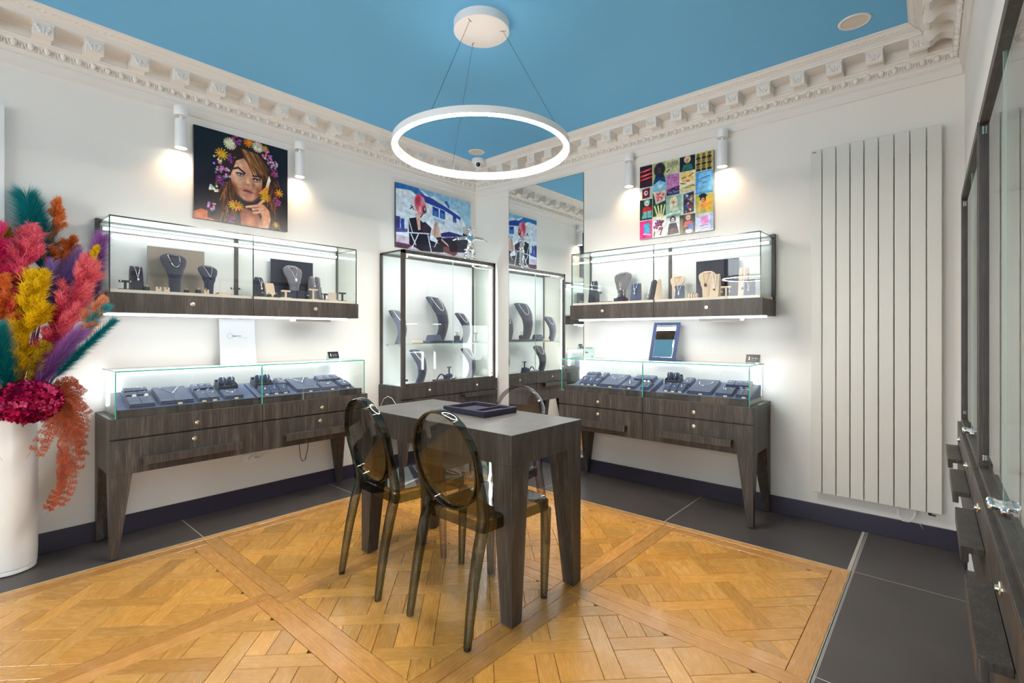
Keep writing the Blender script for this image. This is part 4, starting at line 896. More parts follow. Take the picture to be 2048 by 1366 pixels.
def plume(label,tip,start,wd,style,colk):
    base=np.array((VX+random.uniform(-.05,.05),VY+random.uniform(-.05,.03),VZ-.18)); tip=np.array(tip); st=np.array(start)
    if style=='p': st=st*.84+base*.16; wd*=1.35
    else: wd*=1.12
    cols=np.array(PCOL[colk]); F=lambda s:(1-s)**2*st+2*(1-s)*s*((st+tip)/2+(st-base)/np.linalg.norm(st-base)*np.linalg.norm(tip-st)*.12)+s*s*tip
    t=thing('pampas_plume' if style=='p' else 'feather_plume',label,'plume',tuple(base)); mb=MB()
    stem=[tuple(np.array(p)-base) for p in [base*(1-k)+st*k for k in (0,.35,.7,1)]+[F(s) for s in np.linspace(.15,.92,5)]]
    obj('stem',MB().tube(stem,[.0032]*4+[.0028,.0024,.002,.0015,.001],5),plain('stem_'+colk,tuple(cols[0]*.8),.7),t)
    L=np.linalg.norm(tip-st); n=int(np.clip(L*wd*430000,5000,15000)) if style=='p' else int(np.clip(L*wd*170000,2200,6500))
    S=RNG.random(n)**.9*(.95 if style=='p' else .86)
    P=np.array([F(s) for s in S]); T=np.array([F(min(1,s+.02))-F(s-.02) for s in S]); T/=np.linalg.norm(T,axis=1)[:,None]
    R=RNG.normal(size=(n,3))
    if style=='f':                      # barbs lie mostly in one plane facing the room, like a real feather
        vd=np.array((.35,-.93,.0)); R=R-.75*(R@vd)[:,None]*vd
    R-= (R*T).sum(1)[:,None]*T; R/=np.linalg.norm(R,axis=1)[:,None]
    if style=='p':                      # soft tufts: side sprays along the stem, each a bundle of fine hairs
        ns=38; k=RNG.integers(0,ns,n); ks=(k+.5)/ns; sprayR=RNG.normal(size=(ns,3)); sprayL=.55+.6*RNG.random(ns)
        prof=np.clip(np.sin(np.pi*np.clip(ks*.84+.13,0,1))**.7,.15,1)
        P=np.array([F(s) for s in np.clip(ks*.93+RNG.normal(0,.012,n),0,.97)]); SR=sprayR[k]; SR-=(SR*T).sum(1)[:,None]*T; SR/=np.linalg.norm(SR,axis=1)[:,None]
        off=RNG.random(n)**.7; sl=wd*1.5*prof*sprayL[k]
        P=P+(T*.80+SR*.60)*(sl*off)[:,None]+RNG.normal(0,1,(n,3))*(wd*.10)
        ln=wd*(.22+.30*RNG.random(n)); R=R*.75+SR*.5; R/=np.linalg.norm(R,axis=1)[:,None]
        al=np.radians(15+45*RNG.random(n)); wv=.0007+.0009*RNG.random(n); drop=.15; S=np.clip(ks+off*.12,0,1)
    else:
        prof=np.clip(1.05-.55*S,.3,1); ln=wd*1.9*prof*(.55+.6*RNG.random(n)); al=np.radians(14+24*RNG.random(n)); wv=.00035+.0005*RNG.random(n); drop=.06
    D=T*np.cos(al)[:,None]+R*np.sin(al)[:,None]
    B=np.cross(D,RNG.normal(size=(n,3))); B/=np.linalg.norm(B,axis=1)[:,None]
    m1=P+D*(ln*.5)[:,None]; e=P+D*ln[:,None]+R*(ln*.12)[:,None]; e[:,2]-=drop*ln
    V=np.stack([P-B*wv[:,None],P+B*wv[:,None],m1-B*(wv*.85)[:,None],m1+B*(wv*.85)[:,None],e],1)-base
    V[:,:,1]=np.minimum(V[:,:,1],WY-.005-base[1])
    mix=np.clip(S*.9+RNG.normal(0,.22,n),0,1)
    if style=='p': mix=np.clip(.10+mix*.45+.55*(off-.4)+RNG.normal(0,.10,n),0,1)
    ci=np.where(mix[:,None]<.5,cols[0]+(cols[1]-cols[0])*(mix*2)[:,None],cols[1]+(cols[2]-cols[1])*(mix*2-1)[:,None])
    cc=np.ones((n,5,4),np.float32); cc[:,:,:3]=ci[:,None,:]
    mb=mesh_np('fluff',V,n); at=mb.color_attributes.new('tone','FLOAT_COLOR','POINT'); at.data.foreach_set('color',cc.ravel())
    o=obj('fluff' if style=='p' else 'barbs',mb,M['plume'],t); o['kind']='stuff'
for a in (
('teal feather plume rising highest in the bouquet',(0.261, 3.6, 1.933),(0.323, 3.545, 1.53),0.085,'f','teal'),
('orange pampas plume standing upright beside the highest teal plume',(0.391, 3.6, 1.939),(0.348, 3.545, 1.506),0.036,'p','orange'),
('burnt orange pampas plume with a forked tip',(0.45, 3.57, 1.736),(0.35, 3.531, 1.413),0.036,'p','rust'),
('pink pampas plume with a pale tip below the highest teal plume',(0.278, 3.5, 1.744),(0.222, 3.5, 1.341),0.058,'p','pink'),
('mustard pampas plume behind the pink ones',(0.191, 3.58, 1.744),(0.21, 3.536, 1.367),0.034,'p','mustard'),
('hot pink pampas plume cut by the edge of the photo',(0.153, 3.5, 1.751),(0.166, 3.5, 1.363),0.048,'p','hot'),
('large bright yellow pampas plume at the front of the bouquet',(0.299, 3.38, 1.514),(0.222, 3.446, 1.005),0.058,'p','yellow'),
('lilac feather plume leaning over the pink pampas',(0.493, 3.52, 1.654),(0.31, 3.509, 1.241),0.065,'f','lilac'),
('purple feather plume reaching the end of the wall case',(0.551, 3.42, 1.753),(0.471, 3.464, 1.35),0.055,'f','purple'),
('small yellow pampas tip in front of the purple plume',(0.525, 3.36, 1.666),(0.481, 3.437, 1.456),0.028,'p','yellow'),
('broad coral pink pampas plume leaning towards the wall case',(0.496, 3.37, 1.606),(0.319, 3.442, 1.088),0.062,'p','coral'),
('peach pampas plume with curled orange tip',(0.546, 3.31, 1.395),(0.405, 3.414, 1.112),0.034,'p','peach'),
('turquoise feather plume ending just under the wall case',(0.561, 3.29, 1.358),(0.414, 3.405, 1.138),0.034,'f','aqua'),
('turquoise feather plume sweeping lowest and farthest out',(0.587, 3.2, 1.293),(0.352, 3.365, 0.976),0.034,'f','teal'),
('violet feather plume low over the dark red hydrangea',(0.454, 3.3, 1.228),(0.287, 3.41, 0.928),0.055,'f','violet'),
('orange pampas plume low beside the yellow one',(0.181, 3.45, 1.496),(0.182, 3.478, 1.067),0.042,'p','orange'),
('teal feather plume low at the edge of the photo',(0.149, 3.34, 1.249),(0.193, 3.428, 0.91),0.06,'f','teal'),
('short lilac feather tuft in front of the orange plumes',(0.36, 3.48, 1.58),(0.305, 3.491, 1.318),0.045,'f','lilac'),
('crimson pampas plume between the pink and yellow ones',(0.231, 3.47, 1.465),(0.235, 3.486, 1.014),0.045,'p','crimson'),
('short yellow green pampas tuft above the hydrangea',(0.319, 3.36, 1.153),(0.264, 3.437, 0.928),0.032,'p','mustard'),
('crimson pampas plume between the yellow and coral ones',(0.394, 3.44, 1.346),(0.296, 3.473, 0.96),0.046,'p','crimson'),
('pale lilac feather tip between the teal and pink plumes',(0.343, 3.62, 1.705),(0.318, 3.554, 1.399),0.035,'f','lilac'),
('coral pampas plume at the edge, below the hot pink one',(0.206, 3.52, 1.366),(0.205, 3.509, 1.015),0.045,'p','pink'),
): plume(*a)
def petals(label,name,c,r,cols,n,squash=.85):
    t=thing(name,label,'flower head',c); mb=MB(); cc=[]
    obj('core',MB().ball((0,0,0),r*.72,r*.72,r*.72*squash,16,10),plain('core_'+name,cols[0],.9),t,smooth=True)
    obj('stem',MB().tube([(VX-c[0],VY-c[1],VZ-.12-c[2]),((VX-c[0])*.5,(VY-c[1])*.5,-r*.4),(0,0,-r*.3)],.004,6),plain('stem_'+name,(.06,.09,.03),.7),t)
    for k in range(n):
        z=1-2*(k+.5)/n; a=k*2.39996; d=Vector((math.sqrt(1-z*z)*math.cos(a),math.sqrt(1-z*z)*math.sin(a),z*squash)); p=d*r*random.uniform(.80,.98)
        u=d.cross(Vector((random.gauss(0,1),random.gauss(0,1),random.gauss(0,1)))).normalized(); v=d.cross(u).normalized()
        col=random.choice(cols); 
        for q in range(4):
            w=(u*math.cos(q*PI/2)+v*math.sin(q*PI/2)); s=(v*math.cos(q*PI/2)-u*math.sin(q*PI/2)); L_=r*random.uniform(.11,.17)
            tl=d*random.uniform(-.1,.9); i=len(mb.v)
            mb.add([p,p+w*L_*.55+s*L_*.42+tl*L_*.4,p+w*L_*.62+tl*L_*.32,p+w*L_*.55-s*L_*.42+tl*L_*.4,p+w*L_+tl*L_*.9],[(0,2,1),(0,3,2),(1,2,4),(2,3,4)])
            f=random.uniform(.75,1.2); cc+=[(*[min(1,x*f) for x in col],1)]*5
    mb.c=cc; o=obj('petals',mb,M['plume'],t,smooth=True); o['kind']='stuff'
petals('large dark red hydrangea head at the front of the vase rim','hydrangea',(.262,3.405,.862),.128,[(.20,.005,.03),(.45,.01,.07),(.62,.02,.13),(.74,.09,.24),(.12,.004,.03)],560)
petals('smaller dark red hydrangea head at the photo edge of the vase rim','hydrangea',(.130,3.46,.865),.095,[(.10,.005,.02),(.22,.01,.03),(.35,.02,.06)],330)
FT=plain('fern_orange',(.33,.048,.008),.7,var=.3,scale=40)
def frond(label,p0,p1,p2,w,n=9,c=None):
    t=thing('fern_frond',label,'fern',p0); P=[Vector(p)-Vector(p0) for p in (p0,p1,p2)]
    F=lambda s:P[0]*(1-s)**2+P[1]*2*s*(1-s)+P[2]*s*s
    obj('stalk',MB().tube([tuple(F(s/8)) for s in range(9)],[.0022-.0016*s/8 for s in range(9)],5),c or FT,t)
    b=MB()
    for k in range(n):
        s=.12+.86*k/n; T=(F(min(1,s+.02))-F(s-.02)).normalized(); side=T.cross(Vector((.3,-1,.1))).normalized()
        for sg in (-1,1):
            if random.random()<.12: continue
            L=w*(1-.72*s)*random.uniform(.75,1.25); D=(side*sg*random.uniform(.6,.9)+T*random.uniform(.5,.8)+Vector((0,random.uniform(-.3,.1),-.15))).normalized(); q=F(s); m=max(4,int(L/.0062))
            up=Vector((random.uniform(-.3,.3),-1,.2)); sd=D.cross(up).normalized(); bd=Vector((0,0,-.10*L))
            b.add([q,q+D*L*.5+sd*.0013,q+D*L+bd,q+D*L*.5-sd*.0013],[(0,1,2,3)])
            for j in range(m):
                x=(j+.4)/m; r=q+D*L*x+bd*x*x; l=.019*(1-.75*x)*random.uniform(.85,1.1)
                for s2 in (-1,1):
                    f=(D*.55+sd*s2*.83).normalized(); g=f.cross(up).normalized()*.0024
                    b.add([r,r+f*l*.45+g,r+f*l,r+f*l*.45-g],[(0,1,2,3)])
    o=obj('leaflets',b,c or FT,t); o['kind']='stuff'; return t
f0=(.345,3.47,.86)
FR=[('orange fern frond pointing level towards the console',(.345,3.46,.86),(.41,3.42,.94),(.475,3.385,.885),.060),
('orange fern frond rising beside the violet plume',(.335,3.47,.87),(.37,3.45,.97),(.445,3.44,.935),.055),
('orange fern frond drooping beyond the level one',(.345,3.46,.85),(.43,3.41,.90),(.470,3.37,.80),.060),
('orange fern frond hanging farthest from the vase',(.350,3.45,.84),(.455,3.39,.84),(.472,3.385,.505),.075),
('orange fern frond hanging against the vase',(.345,3.45,.84),(.38,3.37,.80),(.292,3.335,.585),.070),
('orange fern frond hanging in the middle of the spray',(.350,3.45,.84),(.42,3.36,.80),(.375,3.36,.44),.085),
('orange fern frond with the lowest tip of the spray',(.370,3.40,.62),(.42,3.36,.46),(.362,3.335,.31),.050),
('thin orange fern frond hanging lowest beside the vase',(.380,3.38,.56),(.38,3.36,.42),(.300,3.32,.325),.030),
('dense orange fern frond at the top of the hanging spray',(.355,3.44,.83),(.44,3.38,.80),(.425,3.36,.62),.080),
('orange fern frond drooping between the long ones',(.360,3.43,.80),(.46,3.37,.72),(.425,3.365,.46),.065)]
for a in FR: frond(*a)
for k,a in enumerate(FR*2):
    q=lambda p,s:tuple(v+random.gauss(0,s) for v in p)
    o=frond('x',q(a[1],.012),q(a[2],.03),q(a[3],.022),a[4]*.85); o['label']='fine orange fern frond in the spray trailing beside the white floor vase'; o['group']='orange fern fronds of the trailing spray'
frond('coral fern frond lying over the hydrangea',(.200,3.45,.90),(.21,3.40,.95),(.185,3.335,.87),.05,9,plain('fern_coral',(.62,.14,.10),.7,var=.2,scale=40))
frond('brown fern frond at the photo edge of the vase rim',(.170,3.45,.90),(.15,3.40,.96),(.135,3.33,.90),.05,9,plain('fern_brown',(.20,.05,.03),.7,var=.2,scale=40))
frond('red fern frond hanging in front of the vase',(.150,3.42,.86),(.08,3.34,.80),(.165,3.315,.600),.012,6,plain('fern_red',(.40,.05,.03),.7))
# ================================================================ JEWELLERY DISPLAYS (front of every piece is local -y)
def lerp(T,t):
    for (a,u),(b,v) in zip(T,T[1:]):
        if t<=b: k=(t-a)/(b-a); k=k*k*(3-2*k); return u+(v-u)*k
    return T[-1][1]
HW=[(0,.46),(.12,.44),(.35,.47),(.55,.66),(.74,.92),(.84,1.0),(.90,.95),(.95,.72),(1,.40)]
TH=[(0,.30),(.3,.26),(.6,.28),(.8,.26),(.92,.17),(1,.06)]
def bsurf(W,H,t,x):
    hw=lerp(HW,t)*W/2; th=lerp(TH,t)*W; yc=.10*W-.05*W*math.sin(PI*t)+.42*W*max(0,t-.45)**1.3
    k=max(0,1-(x/hw)**2)**.5; return yc-th*.5*k
def bust(label,loc,rz,W,H,mat,mkneck=None,group=None):
    t=thing('necklace_bust',label,'bust',loc,rz,group); secs=[]
    for i in range(23):
        q=i/22; hw=lerp(HW,q)*W/2; th=lerp(TH,q)*W; yc=.10*W-.05*W*math.sin(PI*q)+.42*W*max(0,q-.45)**1.3
        secs.append([(hw*math.copysign(abs(math.cos(a))**.8,math.cos(a)),yc+th*.5*math.copysign(abs(math.sin(a))**.9,math.sin(a)),q*H) for a in [2*PI*j/24 for j in range(24)]])
    obj('torso',MB().loft(secs),mat,t,smooth=True)
    ny=bsurf(W,H,.93,0)+.03*W
    nk=MB().lathe([(.0,-.02),(.165,-.02),(.185,.0),(.19,.035),(.175,.045),(.0,.047)],(0,0,0),24); nk.xf(Matrix.Translation((0,ny+.02*W,.945*H))@Matrix.Rotation(math.radians(24),4,'X')@Matrix.Diagonal((W,W*.8,W,1)))
    obj('neck',nk,mat,t,auto=.7); return t
def necklace(label,loc,rz,pts,r,mat,drop=None,dm=None,name='necklace',extra=None):
    t=thing(name,label,'jewellery',loc,rz)
    obj('chain',MB().tube(pts,r,5),mat,t,smooth=True)
    if drop: 
        b=MB()
        for (x,y,z,s) in drop: b.ball((x,y,z),s*.75,s*.6,s,8,6)
        obj('pendant',b,dm or mat,t,smooth=True)
    if extra: obj('setting',extra,M['silver'],t,smooth=True)
    return t
def bustchain(label,loc,rz,W,H,depth=.30,shape='v',r=.0018,mat='silver',pend=None,dm='stone_dark'):
    P=[]
    for i in range(15):
        s=-1+2*i/14; x=s*.21*W
        q=(1-abs(s)) if shape=='v' else math.sqrt(max(0,1-s*s))
        tt=.945-depth*q; P.append((x,bsurf(W,H,tt,x)-.003-.0*q,tt*H))
    dr=None
    if pend=='one': x,y,z=P[7]; dr=[(x,y-.003,z-.008,.0075)]
    if pend=='five': dr=[(P[k][0],P[k][1]-.003,P[k][2]-.008,.006) for k in (1,4,7,10,13)]
    if pend=='disc': x,y,z=P[7]; dr=[(x,y-.003,z-.004,.013)]
    ex=None
    if pend: 
        ex=MB()
        for (x,y,z,s) in dr: ex.ball((x,y,z+s*1.2),.003,.003,.003,6,4)
    return necklace(label,loc,rz,P,r,M[mat],dr,M[dm],extra=ex)
def ramp_(label,loc,rz,W,H,D,mat,chain=None,lab2=None,dm='pearl',flat=False):
    t=thing('display_ramp',label,'display stand',loc,rz)
    pr=[(-D*.5,0),(D*.5,0),(D*.52,H*.5),(D*.46,H*.86),(D*.34,H*.97),(D*.2,H),(D*.06,H*.95),(-D*.08,H*.78),(-D*.2,H*.5),(-D*.36,H*.2)]
    obj('slope',MB().extr_x(pr,-W/2,W/2),mat,t,bev=.002,auto=.5)
    if chain:
        fy=lambda z:-D*.5+ (D*.50)*min(1,(z/H)*.95)**.8-.0045
        n=11; P=[]
        for i in range(n):
            s=-1+2*i/(n-1); z=H*(.93-chain*(1-abs(s))); P.append((s*W*.22*(1 if abs(s)>.6 else .9),fy(z)-.001,z))
        P=[(P[0][0],D*.2,H*1.004)]+P+[(P[-1][0],D*.2,H*1.004)]
        x,y,z=P[n//2+1]
        necklace(lab2,loc,rz,P,.0013,M['gold' if dm=='gold' else 'silver'],[(0,y-.003,z-.006,.008 if dm!='gold' else .012)],M[dm])
    return t
def tee(label,loc,rz,W,H,mat,ear=None):
    t=thing('earring_stand',label,'display stand',loc,rz)
    obj('base',MB().box(-W*.55,W*.55,-.014,.014,0,.008),mat,t,bev=.001)
    obj('post',MB().box(-.006,.006,-.004,.004,.008,H-.012),mat,t)
    obj('bar',MB().box(-W/2,W/2,-.006,.006,H-.012,H),mat,t,bev=.001)
    if ear:
        for s in (-1,1):
            b=MB().ball((s*W*.38,-.010,H-.006),.005,.004,.005,8,5)
            if ear=='drop': b.tube([(s*W*.38,-.010,H-.01),(s*W*.38,-.010,H-.032)],.0012,5).ball((s*W*.38,-.010,H-.037),.004,.004,.007,8,5)
            e=tag(obj('earring',b,M['silver'],smooth=True,loc=loc,rot=(0,0,rz)),'silver earring on the '+label.replace(' in the wall case below',' below'),'jewellery','earring pair on the '+label)
    return t
def block(label,loc,rz,s,mat,ring=None):
    t=thing('ring_block',label,'display stand',loc,rz)
    obj('cube',MB().box(-s/2,s/2,-s/2,s/2,0,s*.55).box(-s/2,-s*.12,-s/2,s/2,s*.55,s).box(s*.12,s/2,-s/2,s/2,s*.55,s),mat,t,bev=.001)
    if ring:
        b=MB().tube([(.009*math.cos(2*PI*k/14),0,s*.95+.009*math.sin(2*PI*k/14)) for k in range(14)],.0013,5,True).ball((0,0,s*.95+.0105),.004,.004,.004,8,5)
        tag(obj('ring',b,M[ring],smooth=True,loc=loc,rot=(0,0,rz)),ring+' ring standing in the '+label.replace(' in the wall case below',' below'),'jewellery')
def board(label,loc,rz,w,h,mat):
    t=thing('backdrop_board',label,'board',loc,rz)
    obj('board_face',MB().box(0,w,0,.010,0,h),mat,t,bev=.001)
SH=1.4405
U='in the wall case below the portrait'
board('taupe backdrop board behind the large navy bust '+U,(.789,3.612,SH),0,.305,.288,M['taupe'])
board('navy backdrop board behind the grey bust '+U,(1.515,3.612,SH),0,.313,.292,M['velvet_dk'])
bust('large navy bust '+U,(.905,3.50,SH),.12,.145,.246,M['velvet_bust'])
bustchain('silver necklace with five dark drops on the large navy bust',(.905,3.50,SH),.12,.145,.246,.30,'u',pend='five')
bust('small navy bust '+U,(1.080,3.47,SH),.15,.118,.186,M['velvet_bust'])
bustchain('silver chain with one dark pendant on the small navy bust',(1.080,3.47,SH),.15,.118,.186,.36,'v',pend='one')
bust('grey velvet bust before the navy board '+U,(1.648,3.525,SH),.12,.148,.250,M['velvet_gr'])
bustchain('silver necklace with a white pendant on the grey velvet bust',(1.648,3.525,SH),.12,.148,.250,.36,'v',.0024,pend='disc',dm='pearl')
tee('black earring stand at the bouquet end '+U,(.652,3.455,SH),0,.058,.056,M['black'],'stud')
ramp_('navy ramp stand behind the bouquet-end earring stand '+U,(.712,3.49,SH),.1,.058,.145,.06,M['velvet_dk'],.42,'silver chain with white stone on the navy ramp behind the bouquet-end earring stand')
block('black ring block beside the taupe board '+U,(.752,3.46,SH),0,.026,M['black'],'silver')
block('beige ring block, first of the pair before the large navy bust',(.803,3.44,SH),0,.028,M['cream'])
block('beige ring block, second of the pair before the large navy bust',(.843,3.44,SH),0,.028,M['cream'])
block('black ring block between the two navy busts',(.962,3.50,SH),0,.024,M['black'],'silver')
block('black ring block before the small navy bust',(1.012,3.45,SH),0,.026,M['black'],'silver')
block('beige ring block before the small navy bust',(1.050,3.44,SH),0,.028,M['cream'],'gold')
t=thing('cushion_pad','flat beige pad between the small bust and the black earring stand','pad',(1.150,3.45,SH)); obj('pad_body',MB().box(-.036,.036,-.03,.03,0,.012).box(-.03,.03,-.024,.024,.012,.018),M['cream'],t,bev=.003)
tee('black earring stand before the middle post '+U,(1.236,3.475,SH),0,.062,.056,M['black'],'stud')
ramp_('dark navy ramp stand beside the middle seam '+U,(1.388,3.485,SH),.25,.05,.140,.06,M['velvet_dk'],.45,'silver chain on the dark navy ramp beside the middle seam')
ramp_('beige ramp stand beside the dark navy one '+U,(1.452,3.485,SH),.15,.066,.105,.06,M['cream'])
for k,x in enumerate((1.385,1.428,1.474)): block(('black ring block, %s of three before the beige ramp stand')%('first','second','third')[k],(x,3.43,SH),0,.022,M['black'],'silver')
tee('beige earring stand before the navy board '+U,(1.548,3.45,SH),0,.062,.058,M['cream'],'stud')
t=thing('display_box','long black box behind the beige earring stand '+U,'box',(1.625,3.455,SH)); obj('box_body',MB().box(-.085,.095,.0,.05,0,.062),M['velvet_dk'],t,bev=.002)
block('black ring block before the grey velvet bust',(1.707,3.445,SH),0,.022,M['black'],'silver')
tee('tall beige earring stand beside the navy board '+U,(1.755,3.465,SH),0,.066,.082,M['cream'],'stud')
for k,x in enumerate((1.796,1.842)): ramp_(('slender navy ramp stand, %s of two beside the navy board')%('first','second')[k],(x,3.55,SH),.5,.036,.185,.06,M['velvet_gr'],.3,('silver chain on the %s slender navy ramp beside the navy board')%('first','second')[k])
tee('black earring stand beside the beige comb stand',(1.842,3.46,SH),0,.052,.054,M['black'],'stud')
t=thing('comb_stand','beige slotted comb stand between two black earring stands','display stand',(1.905,3.46,SH)); b=MB().box(-.036,.036,-.012,.012,0,.010)
for k in range(9): b.box(-.036+.008*k,-.033+.008*k,-.002,.002,.01,.064)
obj('comb',b,M['cream'],t)
tee('black earring stand at the corner end '+U,(1.985,3.46,SH),0,.056,.070,M['black'])
# --- wall case on the radiator side
U='in the wall case below the collage'
R_=R90
board('navy backdrop board behind the cream bust '+U,(3.575,1.343,SH),R90,.295,.278,M['velvet_dk'])
ramp_('dark ramp stand at the mirror end '+U,(3.46,2.142,SH),R_+.02,.062,.185,.06,M['velvet_dk'],.25,'silver chains on the dark ramp at the mirror end')
tee('dark earring stand at the mirror end '+U,(3.435,2.075,SH),R_,.052,.088,M['black'])
bust('plum velvet bust '+U,(3.485,1.898,SH),R_+.035,.150,.242,M['velvet_gr'])
bustchain('rose gold chain with white drop on the plum velvet bust',(3.485,1.898,SH),R_+.035,.150,.242,.48,'v',.0017,'gold','one','pearl')
t=thing('display_box','low black box before the plum velvet bust','box',(3.425,1.872,SH),R_); obj('box_body',MB().box(-.05,.05,-.02,.03,0,.030),M['velvet_dk'],t,bev=.002)
tee('black earring stand on the low black box',(3.428,1.866,SH+.0305),R_,.06,.06,M['black'],'drop')
t=thing('display_pad','thin dark pad lying before the plum velvet bust','pad',(3.415,1.985,SH),R_); obj('pad_body',MB().box(-.055,.055,-.03,.03,0,.008),M['velvet_dk'],t,bev=.002)
ramp_('plain navy ramp stand beside the plum velvet bust',(3.465,1.765,SH),R_+.025,.070,.142,.06,M['velvet'],.45,'silver chain with white drop on the plain navy ramp beside the plum bust')
ramp_('dark ramp stand with a row of white stones beside the middle seam',(3.44,1.618,SH),R_-.8,.05,.155,.07,M['velvet_dk'],.7,'white stone row on the dark ramp beside the middle seam')
ramp_('cream ramp stand seen from its side beside the middle seam',(3.46,1.588,SH),R_-1.0,.05,.160,.06,M['cream'])
bust('small cream bust '+U,(3.475,1.446,SH),R_+.02,.112,.178,M['cream'])
bustchain('brown stone pendant on the small cream bust',(3.475,1.446,SH),R_+.02,.112,.178,.42,'v',.001,'gold','disc','stone_brown')
ramp_('small navy ramp stand before the small cream bust',(3.425,1.404,SH),R_+.02,.058,.100,.05,M['velvet'],.5,'silver chain with white drop on the small navy ramp before the cream bust')
bust('large cream bust before the navy board '+U,(3.485,1.240,SH),R_+.025,.118,.196,M['cream'])
bustchain('dark brown pendant on the large cream bust',(3.485,1.240,SH),R_+.025,.118,.196,.44,'v',.001,'gold','disc','stone_brown')
ramp_('cream ramp stand beside the large cream bust',(3.455,1.168,SH),R_+.015,.060,.165,.06,M['cream'],.55,'brown stone on the cream ramp beside the large cream bust',dm='stone_brown')
tee('cream earring stand before the navy board '+U,(3.44,1.090,SH),R_,.066,.075,M['cream'],'drop')
t=thing('bangle_roll','beige roll stacked with dark bangles beside the large cream bust','display stand',(3.43,1.308,SH),R_); b=MB().cyl((-.03,0,.020),.018,.06,14,'x'); obj('roll',b,M['cream'],t,auto=.6)
b=MB()
for x in (-.016,.002,.018): b.tube([(x,.0205*math.cos(2*PI*k/16),.020+.0205*math.sin(2*PI*k/16)) for k in range(16)],.002,5,True)
tag(obj('bangle',b,M['stone_brown'],smooth=True,loc=(3.43,1.308,SH),rot=(0,0,R_)),'dark bangles around the beige roll beside the cream bust','jewellery')
ramp_('tall cream ramp stand at the radiator end '+U,(3.475,.990,SH),R_+.02,.056,.198,.06,M['cream'],.62,'dark stone on the tall cream ramp at the radiator end',dm='stone_brown')
ramp_('navy ramp stand at the radiator end '+U,(3.43,.940,SH),R_+.01,.062,.108,.05,M['velvet'],.5,'gold pendant on the navy ramp at the radiator end',dm='gold')
# --- corner display cabinet
def curved(label,loc,rz,W,H,lab2):
    t=thing('curved_bust',label,'bust',loc,rz); secs=[]
    hw=[(0,.62),(.25,.58),(.5,.70),(.75,.92),(.88,1),(1,.90)]; yc=lambda q:-H*(.02+.20*math.sin(PI*(q*.95+.08))-.13*q*q)
    for i in range(15):
        q=i/14; w_=lerp(hw,q)*W/2; y=yc(q); d=.024
        secs.append([(-w_,y+d*.2,q*H),(-w_*.82,y-d*.5,q*H),(-w_*.4,y-d*.85,q*H),(w_*.4,y-d*.85,q*H),(w_*.82,y-d*.5,q*H),(w_,y+d*.2,q*H),(w_*.8,y+d*.8,q*H),(-w_*.8,y+d*.8,q*H)])
    obj('panel',MB().loft(secs),M['velvet_bust'],t,auto=.9)
    n=MB().lathe([(.0,0),(.30,0),(.32,.02),(.31,.05),(0,.055)],(0,0,0),20); n.xf(Matrix.Translation((0,yc(1)+.004,H*.985))@Matrix.Rotation(math.radians(16),4,'X')@Matrix.Diagonal((W,W*.55,W*.8,1))); obj('neck_plate',n,M['velvet_bust'],t,auto=.6)
    P=[]
    for i in range(17):
        s=-1+2*i/16; q=.985-.30*math.sqrt(max(0,1-s*s)); x=s*W*.25; P.append((x,yc(q)-.024*.85-.003,q*H))
    necklace(lab2,loc,rz,P,.0027,M['pearl'])
D0=1.107; F0=.759
th=math.radians(10)
curved('navy curved bust behind the front post on the shelf of the corner cabinet',(2.545,3.53,D0),th,.155,.285,'white pearl strand on the navy bust behind the front post')
curved('tallest navy curved bust, in the middle of the shelf of the corner cabinet',(3.005,3.555,D0+.022),th,.215,.405,'white pearl strand on the tallest navy bust')
curved('navy curved bust at the mirror end of the shelf of the corner cabinet',(3.315,3.54,D0),th,.155,.285,'white pearl strand on the navy bust at the mirror end of the shelf')
curved('navy curved bust on the cabinet floor behind the front post',(2.755,3.52,F0),th,.155,.285,'white pearl strand on the navy bust on the cabinet floor behind the front post')
curved('navy curved bust on the cabinet floor at the mirror end',(3.385,3.53,F0),th,.155,.285,'white pearl strand on the navy bust on the cabinet floor at the mirror end')
t=thing('display_plinth','flat navy plinth under the tallest bust on the glass shelf','plinth',(3.02,3.51,D0)); obj('plinth_body',MB().box(-.20,.24,-.075,.06,0,.022),M['velvet'],t,bev=.002)
t=thing('bracelet_ramp','navy wedge with a dark bracelet before the tallest bust','display stand',(2.86,3.452,D0+.0222)); obj('wedge',MB().extr_x([(-.04,0),(.03,0),(.03,.012),(.01,.05),(-.01,.055)],-.05,.09),M['velvet'],t,bev=.004)
t=thing('bracelet_roll','pale pink roll on the glass shelf beside the front post','display stand',(2.705,3.47,D0)); obj('roll',MB().cyl((-.06,0,.012),.012,.12,12,'x'),M['cream'],t,smooth=False)
tee('black earring stand on the glass shelf at the mirror end',(3.49,3.53,D0),.3,.058,.095,M['black'])
t=thing('earring_box','small navy box with a pair of bow earrings on the flat plinth','box',(3.165,3.455,D0+.0222)); obj('box_body',MB().box(-.02,.02,-.02,.02,0,.045).box(-.004,.004,-.002,.002,.045,.075),M['velvet_dk'],t,bev=.002)
b=MB()
for s in (-1,1): b.ball((s*.014,-.004,.085),.012,.006,.010,8,5).ball((s*.014,-.006,.058),.008,.006,.013,8,5)
tag(obj('earring',b,M['silver'],smooth=True,loc=(3.165,3.455,D0+.0222)),'pair of dangling silver bow earrings over the small navy box','jewellery')
t=thing('bracelet_stand','low navy stand with an arched dark bracelet on the cabinet floor','display stand',(2.985,3.47,F0)); obj('pad_body',MB().box(-.075,.13,-.04,.04,0,.014),M['velvet_dk'],t,bev=.003)
tag(obj('bracelet',MB().tube([(-.06+.10*k/10,-.01,.018+.045*math.sin(PI*k/10)) for k in range(11)],.006,6),M['velvet_dk'],smooth=True,loc=(2.985,3.47,F0)),'arched dark bracelet on the low navy stand','jewellery')
